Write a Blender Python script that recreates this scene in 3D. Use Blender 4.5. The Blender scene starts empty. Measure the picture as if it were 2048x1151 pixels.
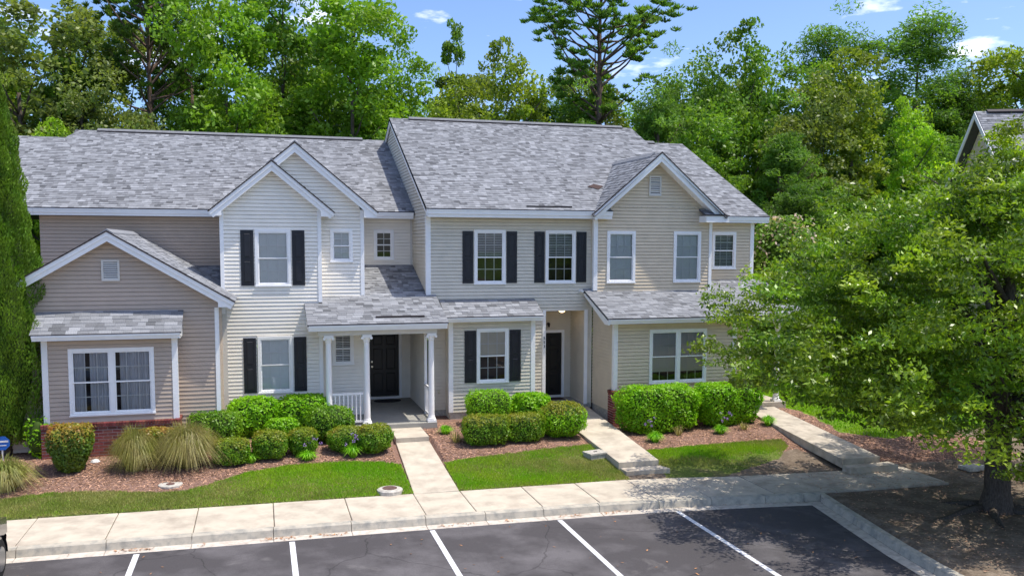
import bpy, math, random
import numpy as np
from mathutils import Vector, Matrix
random.seed(7); rng = np.random.default_rng(7)
sc = bpy.context.scene
COL = sc.collection
R = math.radians

# ---------------------------------------------------------------- camera
cam = bpy.data.cameras.new('camera'); co = bpy.data.objects.new('camera', cam); COL.objects.link(co)
cam.sensor_width = 36; cam.lens = 1769.86/2048*36; cam.shift_y = 62.5/2048
cam.clip_start = .1; cam.clip_end = 2000
yaw, pit, rol = .2781, .0841, -.0029
cy, sy = math.cos(yaw), math.sin(yaw)
f0 = Vector((sy, cy, 0)); r0 = Vector((cy, -sy, 0)); up = Vector((0, 0, 1))
fw = f0*math.cos(pit)-up*math.sin(pit); dn = -(up*math.cos(pit)+f0*math.sin(pit))
rt = r0*math.cos(rol)+dn*math.sin(rol); d2 = -r0*math.sin(rol)+dn*math.cos(rol)
Mc = Matrix((rt, -d2, -fw)).transposed().to_4x4(); Mc.translation = Vector((0, -25.25, 4.8616))
co.matrix_world = Mc
sc.camera = co

# ---------------------------------------------------------------- world, sun, exposure
SUN = Vector((.37, -.155, 1)).normalized()      # towards the sun
w = bpy.data.worlds.new('World'); sc.world = w; w.use_nodes = True
nt = w.node_tree; nt.nodes.clear(); N = nt.nodes.new; Lk = nt.links.new
out = N('ShaderNodeOutputWorld'); bg = N('ShaderNodeBackground'); sky = N('ShaderNodeTexSky')
sky.sky_type = 'NISHITA'; sky.sun_disc = False
sky.sun_elevation = math.asin(SUN.z); sky.sun_rotation = math.atan2(SUN.x, SUN.y)
sky.air_density = .6; sky.dust_density = 1.5; sky.ozone_density = 4.0; sky.altitude = 0
tc = N('ShaderNodeTexCoord'); mp = N('ShaderNodeMapping'); mp.inputs['Scale'].default_value = (1, 1, 3.4)
n1 = N('ShaderNodeTexNoise'); n1.inputs['Scale'].default_value = 10; n1.inputs['Detail'].default_value = 7; n1.inputs['Roughness'].default_value = .55
rp = N('ShaderNodeValToRGB'); rp.color_ramp.elements[0].position = .585; rp.color_ramp.elements[1].position = .78
rp.color_ramp.elements[1].color = (.8, .8, .8, 1)
mx = N('ShaderNodeMixRGB'); mx.inputs['Color2'].default_value = (9.2, 9.0, 9.4, 1)
Lk(tc.outputs['Generated'], mp.inputs['Vector']); Lk(mp.outputs[0], n1.inputs['Vector']); Lk(n1.outputs['Fac'], rp.inputs[0])
Lk(rp.outputs[0], mx.inputs['Fac']); hs = N('ShaderNodeHueSaturation'); hs.inputs['Saturation'].default_value = 1.05; Lk(sky.outputs[0], hs.inputs['Color']); Lk(hs.outputs[0], mx.inputs['Color1']); Lk(mx.outputs[0], bg.inputs['Color'])
bg.inputs['Strength'].default_value = .15; Lk(bg.outputs[0], out.inputs['Surface'])
sl = bpy.data.lights.new('sun', 'SUN'); sl.energy = 2.5; sl.angle = R(.53); sl.color = (1, .94, .83)
so = bpy.data.objects.new('sun', sl); COL.objects.link(so); so.rotation_euler = SUN.to_track_quat('Z', 'Y').to_euler()
so.location = (0, 0, 40)
vs = sc.view_settings; vs.view_transform = 'Standard'; vs.look = 'None'; vs.exposure = .92; vs.gamma = 1; vs.use_curve_mapping = False
sc.cycles.max_bounces = 7; sc.cycles.transparent_max_bounces = 10

# ---------------------------------------------------------------- helpers
class MB:
    def __init__(s): s.v = []; s.f = []; s.m = []; s.c = []
    def quad(s, a, b, c, d, m=0, col=1.0):
        i = len(s.v); s.v += [tuple(a), tuple(b), tuple(c), tuple(d)]; s.f.append((i, i+1, i+2, i+3)); s.m.append(m); s.c.append(col)
    def tri(s, a, b, c, m=0, col=1.0):
        i = len(s.v); s.v += [tuple(a), tuple(b), tuple(c)]; s.f.append((i, i+1, i+2)); s.m.append(m); s.c.append(col)
    def poly(s, pts, m=0, col=1.0):
        i = len(s.v); s.v += [tuple(p) for p in pts]; s.f.append(tuple(range(i, i+len(pts)))); s.m.append(m); s.c.append(col)
    def hexa(s, b, t, m=0, col=1.0):     # b, t: four corners each
        i = len(s.v); s.v += [tuple(p) for p in b]+[tuple(p) for p in t]
        for q in ((3, 2, 1, 0), (4, 5, 6, 7), (0, 1, 5, 4), (1, 2, 6, 5), (2, 3, 7, 6), (3, 0, 4, 7)):
            s.f.append(tuple(i+k for k in q)); s.m.append(m); s.c.append(col)
    def box(s, x0, y0, z0, x1, y1, z1, m=0, col=1.0):
        s.hexa([(x0, y0, z0), (x1, y0, z0), (x1, y1, z0), (x0, y1, z0)], [(x0, y0, z1), (x1, y0, z1), (x1, y1, z1), (x0, y1, z1)], m, col)
    def prism(s, poly, d, m=0, col=1.0):  # poly: 3D points, extruded by vector d
        d = Vector(d); a = [Vector(p) for p in poly]; b = [p+d for p in a]; n = len(a)
        s.poly(a[::-1], m, col); s.poly(b, m, col)
        for i in range(n): s.quad(a[i], a[(i+1) % n], b[(i+1) % n], b[i], m, col)
    def tube(s, pts, rad, n=8, m=0, cap=True, col=1.0):
        pts = [Vector(p) for p in pts]; i0 = len(s.v)
        for k, p in enumerate(pts):
            d = (pts[min(k+1, len(pts)-1)]-pts[max(k-1, 0)]).normalized()
            a = d.orthogonal().normalized() if k == 0 else (a-d*a.dot(d)).normalized()
            b = d.cross(a)
            for j in range(n):
                t = 2*math.pi*j/n; s.v.append(tuple(p+(a*math.cos(t)+b*math.sin(t))*rad[k]))
        for k in range(len(pts)-1):
            for j in range(n):
                s.f.append((i0+k*n+j, i0+k*n+(j+1) % n, i0+(k+1)*n+(j+1) % n, i0+(k+1)*n+j)); s.m.append(m); s.c.append(col)
        if cap:
            s.f.append(tuple(i0+j for j in range(n))[::-1]); s.m.append(m); s.c.append(col)
            s.f.append(tuple(i0+(len(pts)-1)*n+j for j in range(n))); s.m.append(m); s.c.append(col)
    def lathe(s, c, prof, n=16, m=0):     # prof [(r,z)]
        s.tube([(c[0], c[1], c[2]+z) for r, z in prof], [max(r, 1e-4) for r, z in prof], n, m)
    def mesh(s, name, mats, smooth=False):
        me = bpy.data.meshes.new(name); me.from_pydata(s.v, [], s.f)
        for q in (mats if isinstance(mats, (list, tuple)) else [mats]): me.materials.append(q)
        if len(set(s.m)) > 1: me.polygons.foreach_set('material_index', s.m)
        if True:
            at = me.attributes.new('tone', 'FLOAT', 'FACE'); at.data.foreach_set('value', s.c)
        if smooth: me.polygons.foreach_set('use_smooth', [True]*len(s.f))
        me.update(); return me
    def build(s, name, mats, parent=None, smooth=False, kind=None):
        o = bpy.data.objects.new(name, s.mesh(name, mats, smooth)); link(o, parent)
        if kind: o['kind'] = kind
        return o
def link(o, parent=None):
    COL.objects.link(o)
    if parent is not None:
        o.parent = parent
        if parent.parent is None: o.matrix_parent_inverse = Matrix.Translation(-parent.location) if parent.rotation_euler.z == 0 else Matrix.Identity(4)
def raw_mesh(name, V, F, mats, tone=None, smooth=False):   # numpy arrays, all faces same size
    me = bpy.data.meshes.new(name); n = F.shape[1]
    me.vertices.add(len(V)); me.vertices.foreach_set('co', V.astype(np.float32).ravel())
    me.loops.add(F.size); me.loops.foreach_set('vertex_index', F.astype(np.int32).ravel())
    me.polygons.add(len(F)); me.polygons.foreach_set('loop_start', np.arange(0, F.size, n, dtype=np.int32))
    for q in (mats if isinstance(mats, (list, tuple)) else [mats]): me.materials.append(q)
    if tone is not None:
        at = me.attributes.new('tone', 'FLOAT', 'FACE'); at.data.foreach_set('value', tone.astype(np.float32))
    if smooth: me.polygons.foreach_set('use_smooth', [True]*len(F))
    me.update(calc_edges=True); return me
def tag(o, label=None, cat=None, group=None, kind=None):
    if label: o['label'] = label
    if cat: o['category'] = cat
    if group: o['group'] = group
    if kind: o['kind'] = kind
    return o
def thing(name, label, cat, loc=(0, 0, 0), group=None, rz=0):
    o = bpy.data.objects.new(name, None); o.location = loc; o.rotation_euler = (0, 0, rz); COL.objects.link(o)
    return tag(o, label, cat, group)
def empty(name, parent):
    o = bpy.data.objects.new(name, None); link(o, parent); return o

# ---------------------------------------------------------------- materials
def mat(name, col, rough=.8, var=.12, scale=8, spec=.3, bump=0, bscale=60, tone=False, objcol=False, metal=0, col2=None, v2=.5, s2=1.2, aniso=None, emit=0, coat=0):
    m = bpy.data.materials.new(name); m.use_nodes = True; t = m.node_tree; b = t.nodes['Principled BSDF']; n = t.nodes.new; l = t.links.new
    b.inputs['Roughness'].default_value = rough; b.inputs['Specular IOR Level'].default_value = spec; b.inputs['Metallic'].default_value = metal
    b.inputs['Coat Weight'].default_value = coat
    tc = n('ShaderNodeTexCoord'); vec = tc.outputs['Object']
    if aniso:
        mpn = n('ShaderNodeMapping'); mpn.inputs['Scale'].default_value = aniso; l(vec, mpn.inputs[0]); vec = mpn.outputs[0]
    no = n('ShaderNodeTexNoise'); no.inputs['Scale'].default_value = scale; no.inputs['Detail'].default_value = 5; l(vec, no.inputs['Vector'])
    mr = n('ShaderNodeMapRange'); mr.inputs['From Min'].default_value = .3; mr.inputs['From Max'].default_value = .7
    mr.inputs['To Min'].default_value = 1-var; mr.inputs['To Max'].default_value = 1+var; l(no.outputs['Fac'], mr.inputs['Value'])
    base = n('ShaderNodeRGB'); base.outputs[0].default_value = (*col, 1); cur = base.outputs[0]
    if col2:
        n2 = n('ShaderNodeTexNoise'); n2.inputs['Scale'].default_value = s2; n2.inputs['Detail'].default_value = 6; n2.inputs['Roughness'].default_value = .6; l(vec, n2.inputs['Vector'])
        r2 = n('ShaderNodeMapRange'); r2.inputs['From Min'].default_value = v2-.1; r2.inputs['From Max'].default_value = v2+.12; l(n2.outputs['Fac'], r2.inputs['Value'])
        mm = n('ShaderNodeMixRGB'); mm.inputs['Color2'].default_value = (*col2, 1); l(cur, mm.inputs['Color1']); l(r2.outputs[0], mm.inputs['Fac']); cur = mm.outputs[0]
    if objcol:
        oi = n('ShaderNodeObjectInfo'); mu = n('ShaderNodeMixRGB'); mu.blend_type = 'MULTIPLY'; mu.inputs['Fac'].default_value = 1
        l(cur, mu.inputs['Color1']); l(oi.outputs['Color'], mu.inputs['Color2']); cur = mu.outputs[0]
    fac = mr.outputs[0]
    if tone:
        at = n('ShaderNodeAttribute'); at.attribute_name = 'tone'; q = n('ShaderNodeMath'); q.operation = 'MULTIPLY'; l(fac, q.inputs[0]); l(at.outputs['Fac'], q.inputs[1]); fac = q.outputs[0]
    vm = n('ShaderNodeVectorMath'); vm.operation = 'SCALE'; l(cur, vm.inputs[0]); l(fac, vm.inputs['Scale']); l(vm.outputs[0], b.inputs['Base Color'])
    if bump:
        nb = n('ShaderNodeTexNoise'); nb.inputs['Scale'].default_value = bscale; nb.inputs['Detail'].default_value = 4; l(tc.outputs['Object'], nb.inputs['Vector'])
        bp = n('ShaderNodeBump'); bp.inputs['Strength'].default_value = bump; bp.inputs['Distance'].default_value = .01; l(nb.outputs['Fac'], bp.inputs['Height']); l(bp.outputs[0], b.inputs['Normal'])
    if emit: b.inputs['Emission Color'].default_value = (*col, 1); b.inputs['Emission Strength'].default_value = emit
    return m
def leafmat(name, col, col2, rough=.45, trans=.35, spec=.35, scale=.7):
    m = bpy.data.materials.new(name); m.use_nodes = True; t = m.node_tree; t.nodes.clear(); n = t.nodes.new; l = t.links.new
    o = n('ShaderNodeOutputMaterial'); b = n('ShaderNodeBsdfPrincipled'); tr = n('ShaderNodeBsdfTranslucent'); mx = n('ShaderNodeMixShader')
    b.inputs['Roughness'].default_value = rough; b.inputs['Specular IOR Level'].default_value = spec
    tc = n('ShaderNodeTexCoord'); no = n('ShaderNodeTexNoise'); no.inputs['Scale'].default_value = scale; no.inputs['Detail'].default_value = 3; l(tc.outputs['Object'], no.inputs['Vector'])
    mr = n('ShaderNodeMapRange'); mr.inputs['From Min'].default_value = .35; mr.inputs['From Max'].default_value = .65; l(no.outputs['Fac'], mr.inputs['Value'])
    mc = n('ShaderNodeMixRGB'); mc.inputs['Color1'].default_value = (*col, 1); mc.inputs['Color2'].default_value = (*col2, 1); l(mr.outputs[0], mc.inputs['Fac'])
    at = n('ShaderNodeAttribute'); at.attribute_name = 'tone'
    vm = n('ShaderNodeVectorMath'); vm.operation = 'SCALE'; l(mc.outputs[0], vm.inputs[0]); l(at.outputs['Fac'], vm.inputs['Scale'])
    l(vm.outputs[0], b.inputs['Base Color'])
    v2 = n('ShaderNodeVectorMath'); v2.operation = 'MULTIPLY'; v2.inputs[1].default_value = (1.5, 1.6, .7); l(vm.outputs[0], v2.inputs[0]); l(v2.outputs[0], tr.inputs['Color'])
    mx.inputs['Fac'].default_value = trans; l(b.outputs[0], mx.inputs[1]); l(tr.outputs[0], mx.inputs[2]); l(mx.outputs[0], o.inputs['Surface'])
    return m
def glassmat(name, tint=.9, refl=.16):
    m = bpy.data.materials.new(name); m.use_nodes = True; t = m.node_tree; t.nodes.clear(); n = t.nodes.new; l = t.links.new
    o = n('ShaderNodeOutputMaterial'); g = n('ShaderNodeBsdfGlossy'); g.inputs['Roughness'].default_value = .02
    tr = n('ShaderNodeBsdfTransparent'); tr.inputs['Color'].default_value = (tint, tint, tint*.99, 1)
    fr = n('ShaderNodeFresnel'); fr.inputs['IOR'].default_value = 1.5; ad = n('ShaderNodeMath'); ad.operation = 'ADD'; ad.inputs[1].default_value = refl; l(fr.outputs[0], ad.inputs[0])
    mx = n('ShaderNodeMixShader'); l(ad.outputs[0], mx.inputs['Fac']); l(tr.outputs[0], mx.inputs[1]); l(g.outputs[0], mx.inputs[2]); l(mx.outputs[0], o.inputs['Surface'])
    return m

SID_TAN = mat('siding_tan', (.50, .40, .32), .6, .05, 3, .3)
SID_WHITE = mat('siding_ivory', (.91, .855, .76), .6, .04, 3, .3)
SID_SAGE = mat('siding_sage', (.68, .625, .52), .6, .05, 3, .3)
SID_TAUPE = mat('siding_taupe', (.70, .585, .43), .6, .05, 3, .3)
TRIM = mat('white_trim', (.90, .89, .88), .45, .03, 5, .4)
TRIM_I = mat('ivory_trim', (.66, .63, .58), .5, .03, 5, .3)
DRIP = mat('dark_drip_edge', (.035, .025, .025), .5, .1)
SHUT = mat('black_shutter', (.018, .019, .025), .4, .15, 6, .4)
DOORM = mat('black_door', (.010, .009, .010), .35, .15, 6, .4)
SHG = mat('shingles', (.225, .232, .250), .95, .14, 9, .15, bump=.25, bscale=160, tone=True)
SHG1 = mat('single_shingle', (.225, .232, .250), .95, .14, 9, .15, bump=.25, bscale=160, objcol=True)
DECK = mat('roof_felt', (.10, .10, .11), .95)
BRICK = mat('brick_red', (.19, .055, .048), .85, .25, 25, .2, bump=.4, bscale=90, objcol=True)
MORT = mat('mortar', (.62, .56, .53), .95, .15, 20)
CONC = mat('concrete_pale', (.55, .485, .39), .9, .09, 2.5, .2, bump=.15, bscale=120, col2=(.42, .36, .29), v2=.54, s2=2.2)
CONC_D = mat('concrete_grey', (.50, .44, .36), .9, .14, 3, .2, bump=.2, bscale=90, col2=(.36, .31, .25), v2=.55, s2=4)
CURB = mat('kerb_concrete', (.47, .425, .35), .9, .12, 5, .2, bump=.25, bscale=90, col2=(.30, .29, .26), v2=.56, s2=6)
GUTT = mat('gutter_concrete', (.58, .52, .45), .9, .12, 5, .2, bump=.2, bscale=90, col2=(.42, .36, .30), v2=.56, s2=8)
PORCHF = mat('porch_slab', (.33, .32, .29), .85, .08, 4, .2)
ASPH = mat('asphalt', (.072, .066, .069), .88, .28, 130, .25, bump=.35, bscale=160, col2=(.135, .125, .13), v2=.58, s2=.8)
PAINT = mat('road_paint', (.72, .72, .74), .7, .10, 20, col2=(.42, .42, .44), v2=.62, s2=9)
MULCH = mat('mulch', (.20, .115, .085), .95, .35, 60, .1, bump=.8, bscale=70, col2=(.26, .17, .14), v2=.52, s2=14)
DIRT = mat('dirt', (.155, .118, .088), .95, .25, 18, .1, bump=.8, bscale=30, col2=(.24, .19, .145), v2=.52, s2=2.6)
LAWN = mat('lawn_soil', (.12, .16, .035), .95, .3, 25, .1, bump=.6, bscale=60, col2=(.17, .135, .075), v2=.58, s2=1.6)
GRASSG = mat('far_grass', (.13, .23, .02), .95, .3, 8, .1, col2=(.10, .12, .04), v2=.55, s2=.6)
CHIP = mat('mulch_chip', (.42, .245, .165), .9, .2, 10, .2, tone=True)
LEAFL = mat('dry_leaf', (.34, .17, .08), .8, .2, 10, .2, tone=True)
BARK = mat('bark', (.105, .085, .070), .95, .3, 10, .1, bump=1.0, bscale=18, aniso=(6, 6, .9))
BARKP = mat('pine_bark', (.15, .105, .085), .95, .3, 8, .1, bump=.8, bscale=14)
BARKF = mat('oak_bark', (.095, .078, .066), .95, .35, 9, .1, bump=1.0, bscale=40, aniso=(5, 5, 1.2))
BLIND = mat('blind_slats', (.86, .87, .84), .5, .03)
BLIND_Y = mat('roller_shade', (.86, .80, .66), .7, .06, 3)
CURT = mat('sheer_curtain', (.75, .75, .78), .8, .06, 4)
ROOM = mat('dim_room', (.055, .042, .04), .9, .3, 2)
GLASS = glassmat('window_glass', .96, .03)
GLASSD = glassmat('window_glass_dark', .80, .03)
METAL = mat('satin_metal', (.6, .58, .5), .3, .05, metal=1)
BLACKP = mat('black_plastic', (.02, .02, .02), .5)
WHITEP = mat('white_plastic', (.7, .7, .7), .4)
MATM = mat('door_mat', (.028, .028, .032), .95, .3, 60)
MATB = mat('brown_door_mat', (.07, .045, .04), .95, .3, 60)
RUST = mat('rusty_iron', (.13, .075, .065), .8, .3, 20, bump=.3)
STONEC = mat('weathered_concrete', (.46, .43, .38), .9, .25, 14, bump=.5, bscale=60)
LAMPG = mat('lit_lamp_glass', (1, .72, .42), .4, .02, emit=1.6)
BLUEP = mat('blue_sign', (.02, .12, .45), .4, .05)
CARP = mat('car_paint_slate', (.02, .026, .04), .22, .05, 3, .5, coat=.8)
TYRE = mat('tyre_rubber', (.015, .015, .016), .8)
RIM = mat('wheel_rim', (.35, .36, .38), .3, .05, metal=.9)
GRP = 'townhouses joined in one row'

def grad_tone(): return random.choice((.60, .72, .82, .92, 1.0, 1.08, 1.2, 1.36))
def shingle_tone():
    t = random.gauss(1.0, .20); return max(.55, min(1.45, t))

# ---- roofs. Plane frame: origin O, horizontal unit vector s, up-slope unit vector t, normal n
EXP = .143
def roof_shingles(parent, O, s, t, t1, smin, smax, seed=0, kind='stuff', name='shingles', lift=.008):
    O, s, t = Vector(O), Vector(s).normalized(), Vector(t).normalized(); n = s.cross(t)
    if n.z < 0: n = -n
    mb = MB(); rd = random.Random(seed); k = 0
    while k*EXP < t1-.01:
        a, b = k*EXP, min((k+1)*EXP, t1); L0, L1, R0, R1 = smin(a), smin(b), smax(a), smax(b)
        x = min(L0, L1)-rd.random()*.2
        while x < max(R0, R1):
            wd = rd.uniform(.09, .24); y = x+wd
            xa, ya = max(x, L0), min(y, R0); xb, yb = max(x, L1), min(y, R1)
            if ya-xa > .004 or yb-xb > .004:
                ya = max(xa, ya); yb = max(xb, yb)
                h = lift+rd.choice((0, .004, .008)); c = max(.5, min(1.5, rd.gauss(1.0, .21)+.05*math.sin(k*1.7+x*.35)))
                p0 = O+s*xa+t*a+n*h; p1 = O+s*ya+t*a+n*h; p2 = O+s*yb+t*b+n*.003; p3 = O+s*xb+t*b+n*.003
                mb.quad(p0, p1, p2, p3, 0, c)
                mb.quad(O+s*xa+t*a-n*.004, O+s*ya+t*a-n*.004, p1, p0, 0, c*.8)
            x = y
        k += 1
    return mb.build(name, SHG, parent, kind=kind)
def shingle_unit():
    mb = MB(); h = .010
    mb.hexa([(0, 0, -.004), (1, 0, -.004), (1, EXP, -.004), (0, EXP, -.004)], [(0, 0, h), (1, 0, h), (1, EXP, .003), (0, EXP, .003)])
    return mb.mesh('shingle', SHG1)
SH_UNIT = shingle_unit()
def roof_pieces(parent, O, s, t, t1, s0, s1, seed=0):     # every shingle its own object
    O, s, t = Vector(O), Vector(s).normalized(), Vector(t).normalized(); n = s.cross(t)
    rd = random.Random(seed); k = 0
    while k*EXP < t1-.02:
        a = k*EXP; lo, hi = s0(a+EXP*.5), s1(a+EXP*.5); x = lo
        while x < hi-.01:
            wd = rd.uniform(.14, .30); y = min(x+wd, hi)
            if hi-y < .08: y = hi
            o = bpy.data.objects.new('shingle', SH_UNIT); c = max(.55, min(1.5, rd.gauss(1.03, .20))); o.color = (c, c, c, 1)
            P = O+s*x+t*a+n*rd.choice((0, .003, .006)); M = Matrix((s*(y-x-.004), t*min(1, (t1-a)/EXP), n)).transposed().to_4x4(); M.translation = P
            COL.objects.link(o); o.parent = parent
            o.matrix_basis = M; x = y
        k += 1
def slab(mb, pts, th, m=0):    # plane polygon with thickness below
    a, b, c = [Vector(p) for p in pts[:3]]; n = (b-a).cross(c-a).normalized()
    if n.z < 0: n = -n
    mb.prism(pts, -n*th, m)

# ---- siding
LAP = .1016
def wall(th, org, u, nrm, z0, z1, lo, hi, holes=(), mt=None, name='wall', boards=True, phase=0):
    """org (x,y) point, u horizontal unit along wall, nrm outward; lo/hi(z) limits along u; holes (a,z0,b,z1) along u"""
    org = Vector((*org, 0)); u = Vector((*u, 0)); n = Vector((*nrm, 0)); Z = Vector((0, 0, 1))
    sheet = MB(); rows = []
    z = z0
    while z < z1-.01:
        zt = min(z+LAP, z1); zm = (z+zt)/2
        segs = [(lo(z), hi(z), lo(zt), hi(zt))]
        for h in holes:
            if h[1] < zm < h[3]:
                ns = []
                for a0, b0, a1, b1 in segs:
                    if h[0] >= max(b0, b1) or h[2] <= min(a0, a1): ns.append((a0, b0, a1, b1)); continue
                    if h[0] > min(a0, a1)+.02: ns.append((a0, h[0], a1, h[0]))
                    if h[2] < max(b0, b1)-.02: ns.append((h[2], b0, h[2], b1))
                segs = ns
        for h in holes:      # slivers of a course left above or below an opening
            if h[1] < zm < h[3]:
                for za, zb_ in ((z, h[1]), (h[3], zt)):
                    if zb_-za > .006: rows.append((za, zb_, max(lo(z), h[0]), min(hi(z), h[2]), max(lo(z), h[0]), min(hi(z), h[2])))
        for a0, b0, a1, b1 in segs:
            b0 = max(a0, b0); b1 = max(a1, b1)
            if max(b0-a0, b1-a1) > .03: rows.append((z, zt, a0, b0, a1, b1))
        z += LAP
    P = lambda a, zz, d: org+u*a+Z*zz+n*d
    for z, zt, a0, b0, a1, b1 in rows:
        sheet.quad(P(a0, z, -.02), P(b0, z, -.02), P(b1, zt, -.02), P(a1, zt, -.02))
    wo = sheet.build(name, mt, th)
    for z, zt, a0, b0, a1, b1 in rows:
        mb = MB(); d0, d1 = .019, .0015; g_ = .012 if zt-z > .05 else 0  # gap shaped in above each board, standing in for the lap's shadow line
        mb.quad(P(a0, z, d0), P(b0, z, d0), P(b1, zt-g_, d1), P(a1, zt-g_, d1))
        mb.quad(P(a0, z, -.018), P(b0, z, -.018), P(b0, z, d0), P(a0, z, d0))
        mb.build('siding_board', mt, wo)
    return wo
def vpost(th, x, y, z0, z1, w=.11, d=.03, mt=None, side=None, name='corner_board'):
    mb = MB(); mb.box(x, y-d, z0, x+w, y+.02, z1)
    if side == 'L': mb.box(x-d, y-d, z0, x, y+w, z1)
    if side == 'R': mb.box(x+w, y-d, z0, x+w+d, y+w, z1)
    return mb.build(name, mt or TRIM, th)

def window(th, x0, z0, x1, z1, y, blind='white', cols=3, drop=1.0, double=False, glass=None, grid_low=True, ivory=False, depth=.35, seed=0):
    """front window in a wall whose face is at y (facing -Y)"""
    fr = MB(); W_ = .075; yo = y-.035; yi = y+.03
    def ring(a, b, c, d, wd, ya, yb, mb):
        mb.box(a, ya, b, c, yb, b+wd); mb.box(a, ya, d-wd, c, yb, d); mb.box(a, ya, b+wd, a+wd, yb, d-wd); mb.box(c-wd, ya, b+wd, c, yb, d-wd)
    ring(x0, z0, x1, z1, W_, yo, yi, fr)
    fr.box(x0-.012, yo-.02, z0-.002, x1+.012, yo, z0+.035)
    if double:
        xm = (x0+x1)/2; fr.box(xm-.05, yo, z0+W_, xm+.05, yi, z1-W_)
    wo = fr.build('window', TRIM, th)
    bays = [(x0+W_, x1-W_)] if not double else [(x0+W_, (x0+x1)/2-.05), ((x0+x1)/2+.05, x1-W_)]
    b0, b1 = z0+W_, z1-W_; zm = (b0+b1)/2
    for a, c in bays:
        for (za, zb, yy) in ((b0, zm+.02, .012), (zm-.02, b1, -.008)):
            s = MB(); ring(a, za, c, zb, .032, y+yy-.01, y+yy+.015, s); s.build('sash', TRIM, wo)
            g = MB(); g.quad((a+.03, y+yy+.002, za+.03), (c-.03, y+yy+.002, za+.03), (c-.03, y+yy+.002, zb-.03), (a+.03, y+yy+.002, zb-.03)); g.build('pane', glass or GLASS, wo)
            if za > zm-.1 or grid_low:
                m = MB(); ww = .012
                for k in range(1, cols): xx = a+(c-a)*k/cols; m.box(xx-ww, y+yy+.006, za+.03, xx+ww, y+yy+.012, zb-.03)
                zz = (za+zb)/2; m.box(a+.03, y+yy+.0065, zz-ww, c-.03, y+yy+.0125, zz+ww)
                m.build('muntin', TRIM, wo)
    # what is behind the glass
    rm = MB(); yb = y+depth
    rm.quad((x0, yb, z0), (x1, yb, z0), (x1, yb, z1), (x0, yb, z1)); rm.quad((x0, yi, z0), (x0, yb, z0), (x0, yb, z1), (x0, yi, z1)); rm.quad((x1, yi, z0), (x1, yb, z0), (x1, yb, z1), (x1, yi, z1))
    rm.quad((x0, yi, z0), (x1, yi, z0), (x1, yb, z0), (x0, yb, z0)); rm.quad((x0, yi, z1), (x1, yi, z1), (x1, yb, z1), (x0, yb, z1))
    rm.build('room_behind', ROOM, wo)
    rd = random.Random(seed)
    for bi, (a, c) in enumerate(bays):
        bm = MB(); bz = b1-(b1-b0)*(drop if not isinstance(drop, tuple) else drop[bi])
        if blind == 'shade':
            bm.box(a+.01, y+.06, bz, c-.01, y+.064, b1); bm.build('shade', BLIND_Y, wo)
        elif blind == 'curtain':
            n = 60; pr = None
            for k in range(n+1):
                xx = a+.01+(c-a-.02)*k/n; yy = y+.09+.018*math.sin(k*1.1+seed)+.01*math.sin(k*2.7)
                gap = (bi == 0 and 20 < k < 28) or (bi == 1 and (k < 9))
                if pr and not gap: bm.quad((pr[0], pr[1], b0), (xx, yy, b0), (xx, yy, b1), (pr[0], pr[1], b1))
                pr = (xx, yy)
            bm.build('curtain', CURT, wo)
        elif blind:
            z = bz; st = .045 if blind == 'white' else .05; tilt = .014 if blind == 'white' else .024
            while z < b1-.01:
                hz = (.048 if blind == 'white' else .028)
                bm.quad((a+.01, y+.055+tilt*.4, z), (c-.01, y+.055+tilt*.4, z), (c-.01, y+.055+tilt, z+hz), (a+.01, y+.055+tilt, z+hz)); z += st
            bm.box(a+.01, y+.05, bz-.02, c-.01, y+.075, bz)
            bm.build('blind', BLIND, wo)
    return wo
def shutter(th, x0, z0, x1, z1, y):
    mb = MB(); mb.box(x0, y-.032, z0, x1, y-.002, z1)
    zc = z0+(z1-z0)*.48; fwid = .055
    for a, b in ((z0+fwid*1.2, zc-.03), (zc+.03, z1-fwid*1.2)):
        # sunk field with raised panel
        xa, xb = x0+fwid, x1-fwid
        for q in ((xa, a, xb, a+.008), (xa, b-.008, xb, b), (xa, a, xa+.008, b), (xb-.008, a, xb, b)): mb.box(q[0], y-.040, q[1], q[2], y-.032, q[3])
        mb.hexa([(xa+.03, y-.032, a+.03), (xb-.03, y-.032, a+.03), (xb-.03, y-.032, b-.03), (xa+.03, y-.032, b-.03)],
                [(xa+.045, y-.043, a+.045), (xb-.045, y-.043, a+.045), (xb-.045, y-.043, b-.045), (xa+.045, y-.043, b-.045)])
    return mb.build('shutter', SHUT, th)
def gable_vent(th, x, z, w_, h_, y):
    mb = MB(); a, b, c, d = x-w_/2, z-h_/2, x+w_/2, z+h_/2; e = .045
    for q in ((a, b, c, b+e), (a, d-e, c, d), (a, b+e, a+e, d-e), (c-e, b+e, c, d-e)): mb.box(q[0], y-.05, q[1], q[2], y, q[3])
    mb.quad((a, y-.012, b), (c, y-.012, b), (c, y-.012, d), (a, y-.012, d), 1)
    o = mb.build('gable_vent', [TRIM_I, BLACKP], th)
    n = 8
    for k in range(n):
        zz = b+e+(h_-2*e)*k/n; s = MB(); hh = (h_-2*e)/n
        s.hexa([(a+e, y-.048, zz), (c-e, y-.048, zz), (c-e, y-.042, zz), (a+e, y-.042, zz)], [(a+e, y-.022, zz+hh*.72), (c-e, y-.022, zz+hh*.72), (c-e, y-.016, zz+hh*.72), (a+e, y-.016, zz+hh*.72)])
        s.build('slat', TRIM_I, o)
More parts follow.
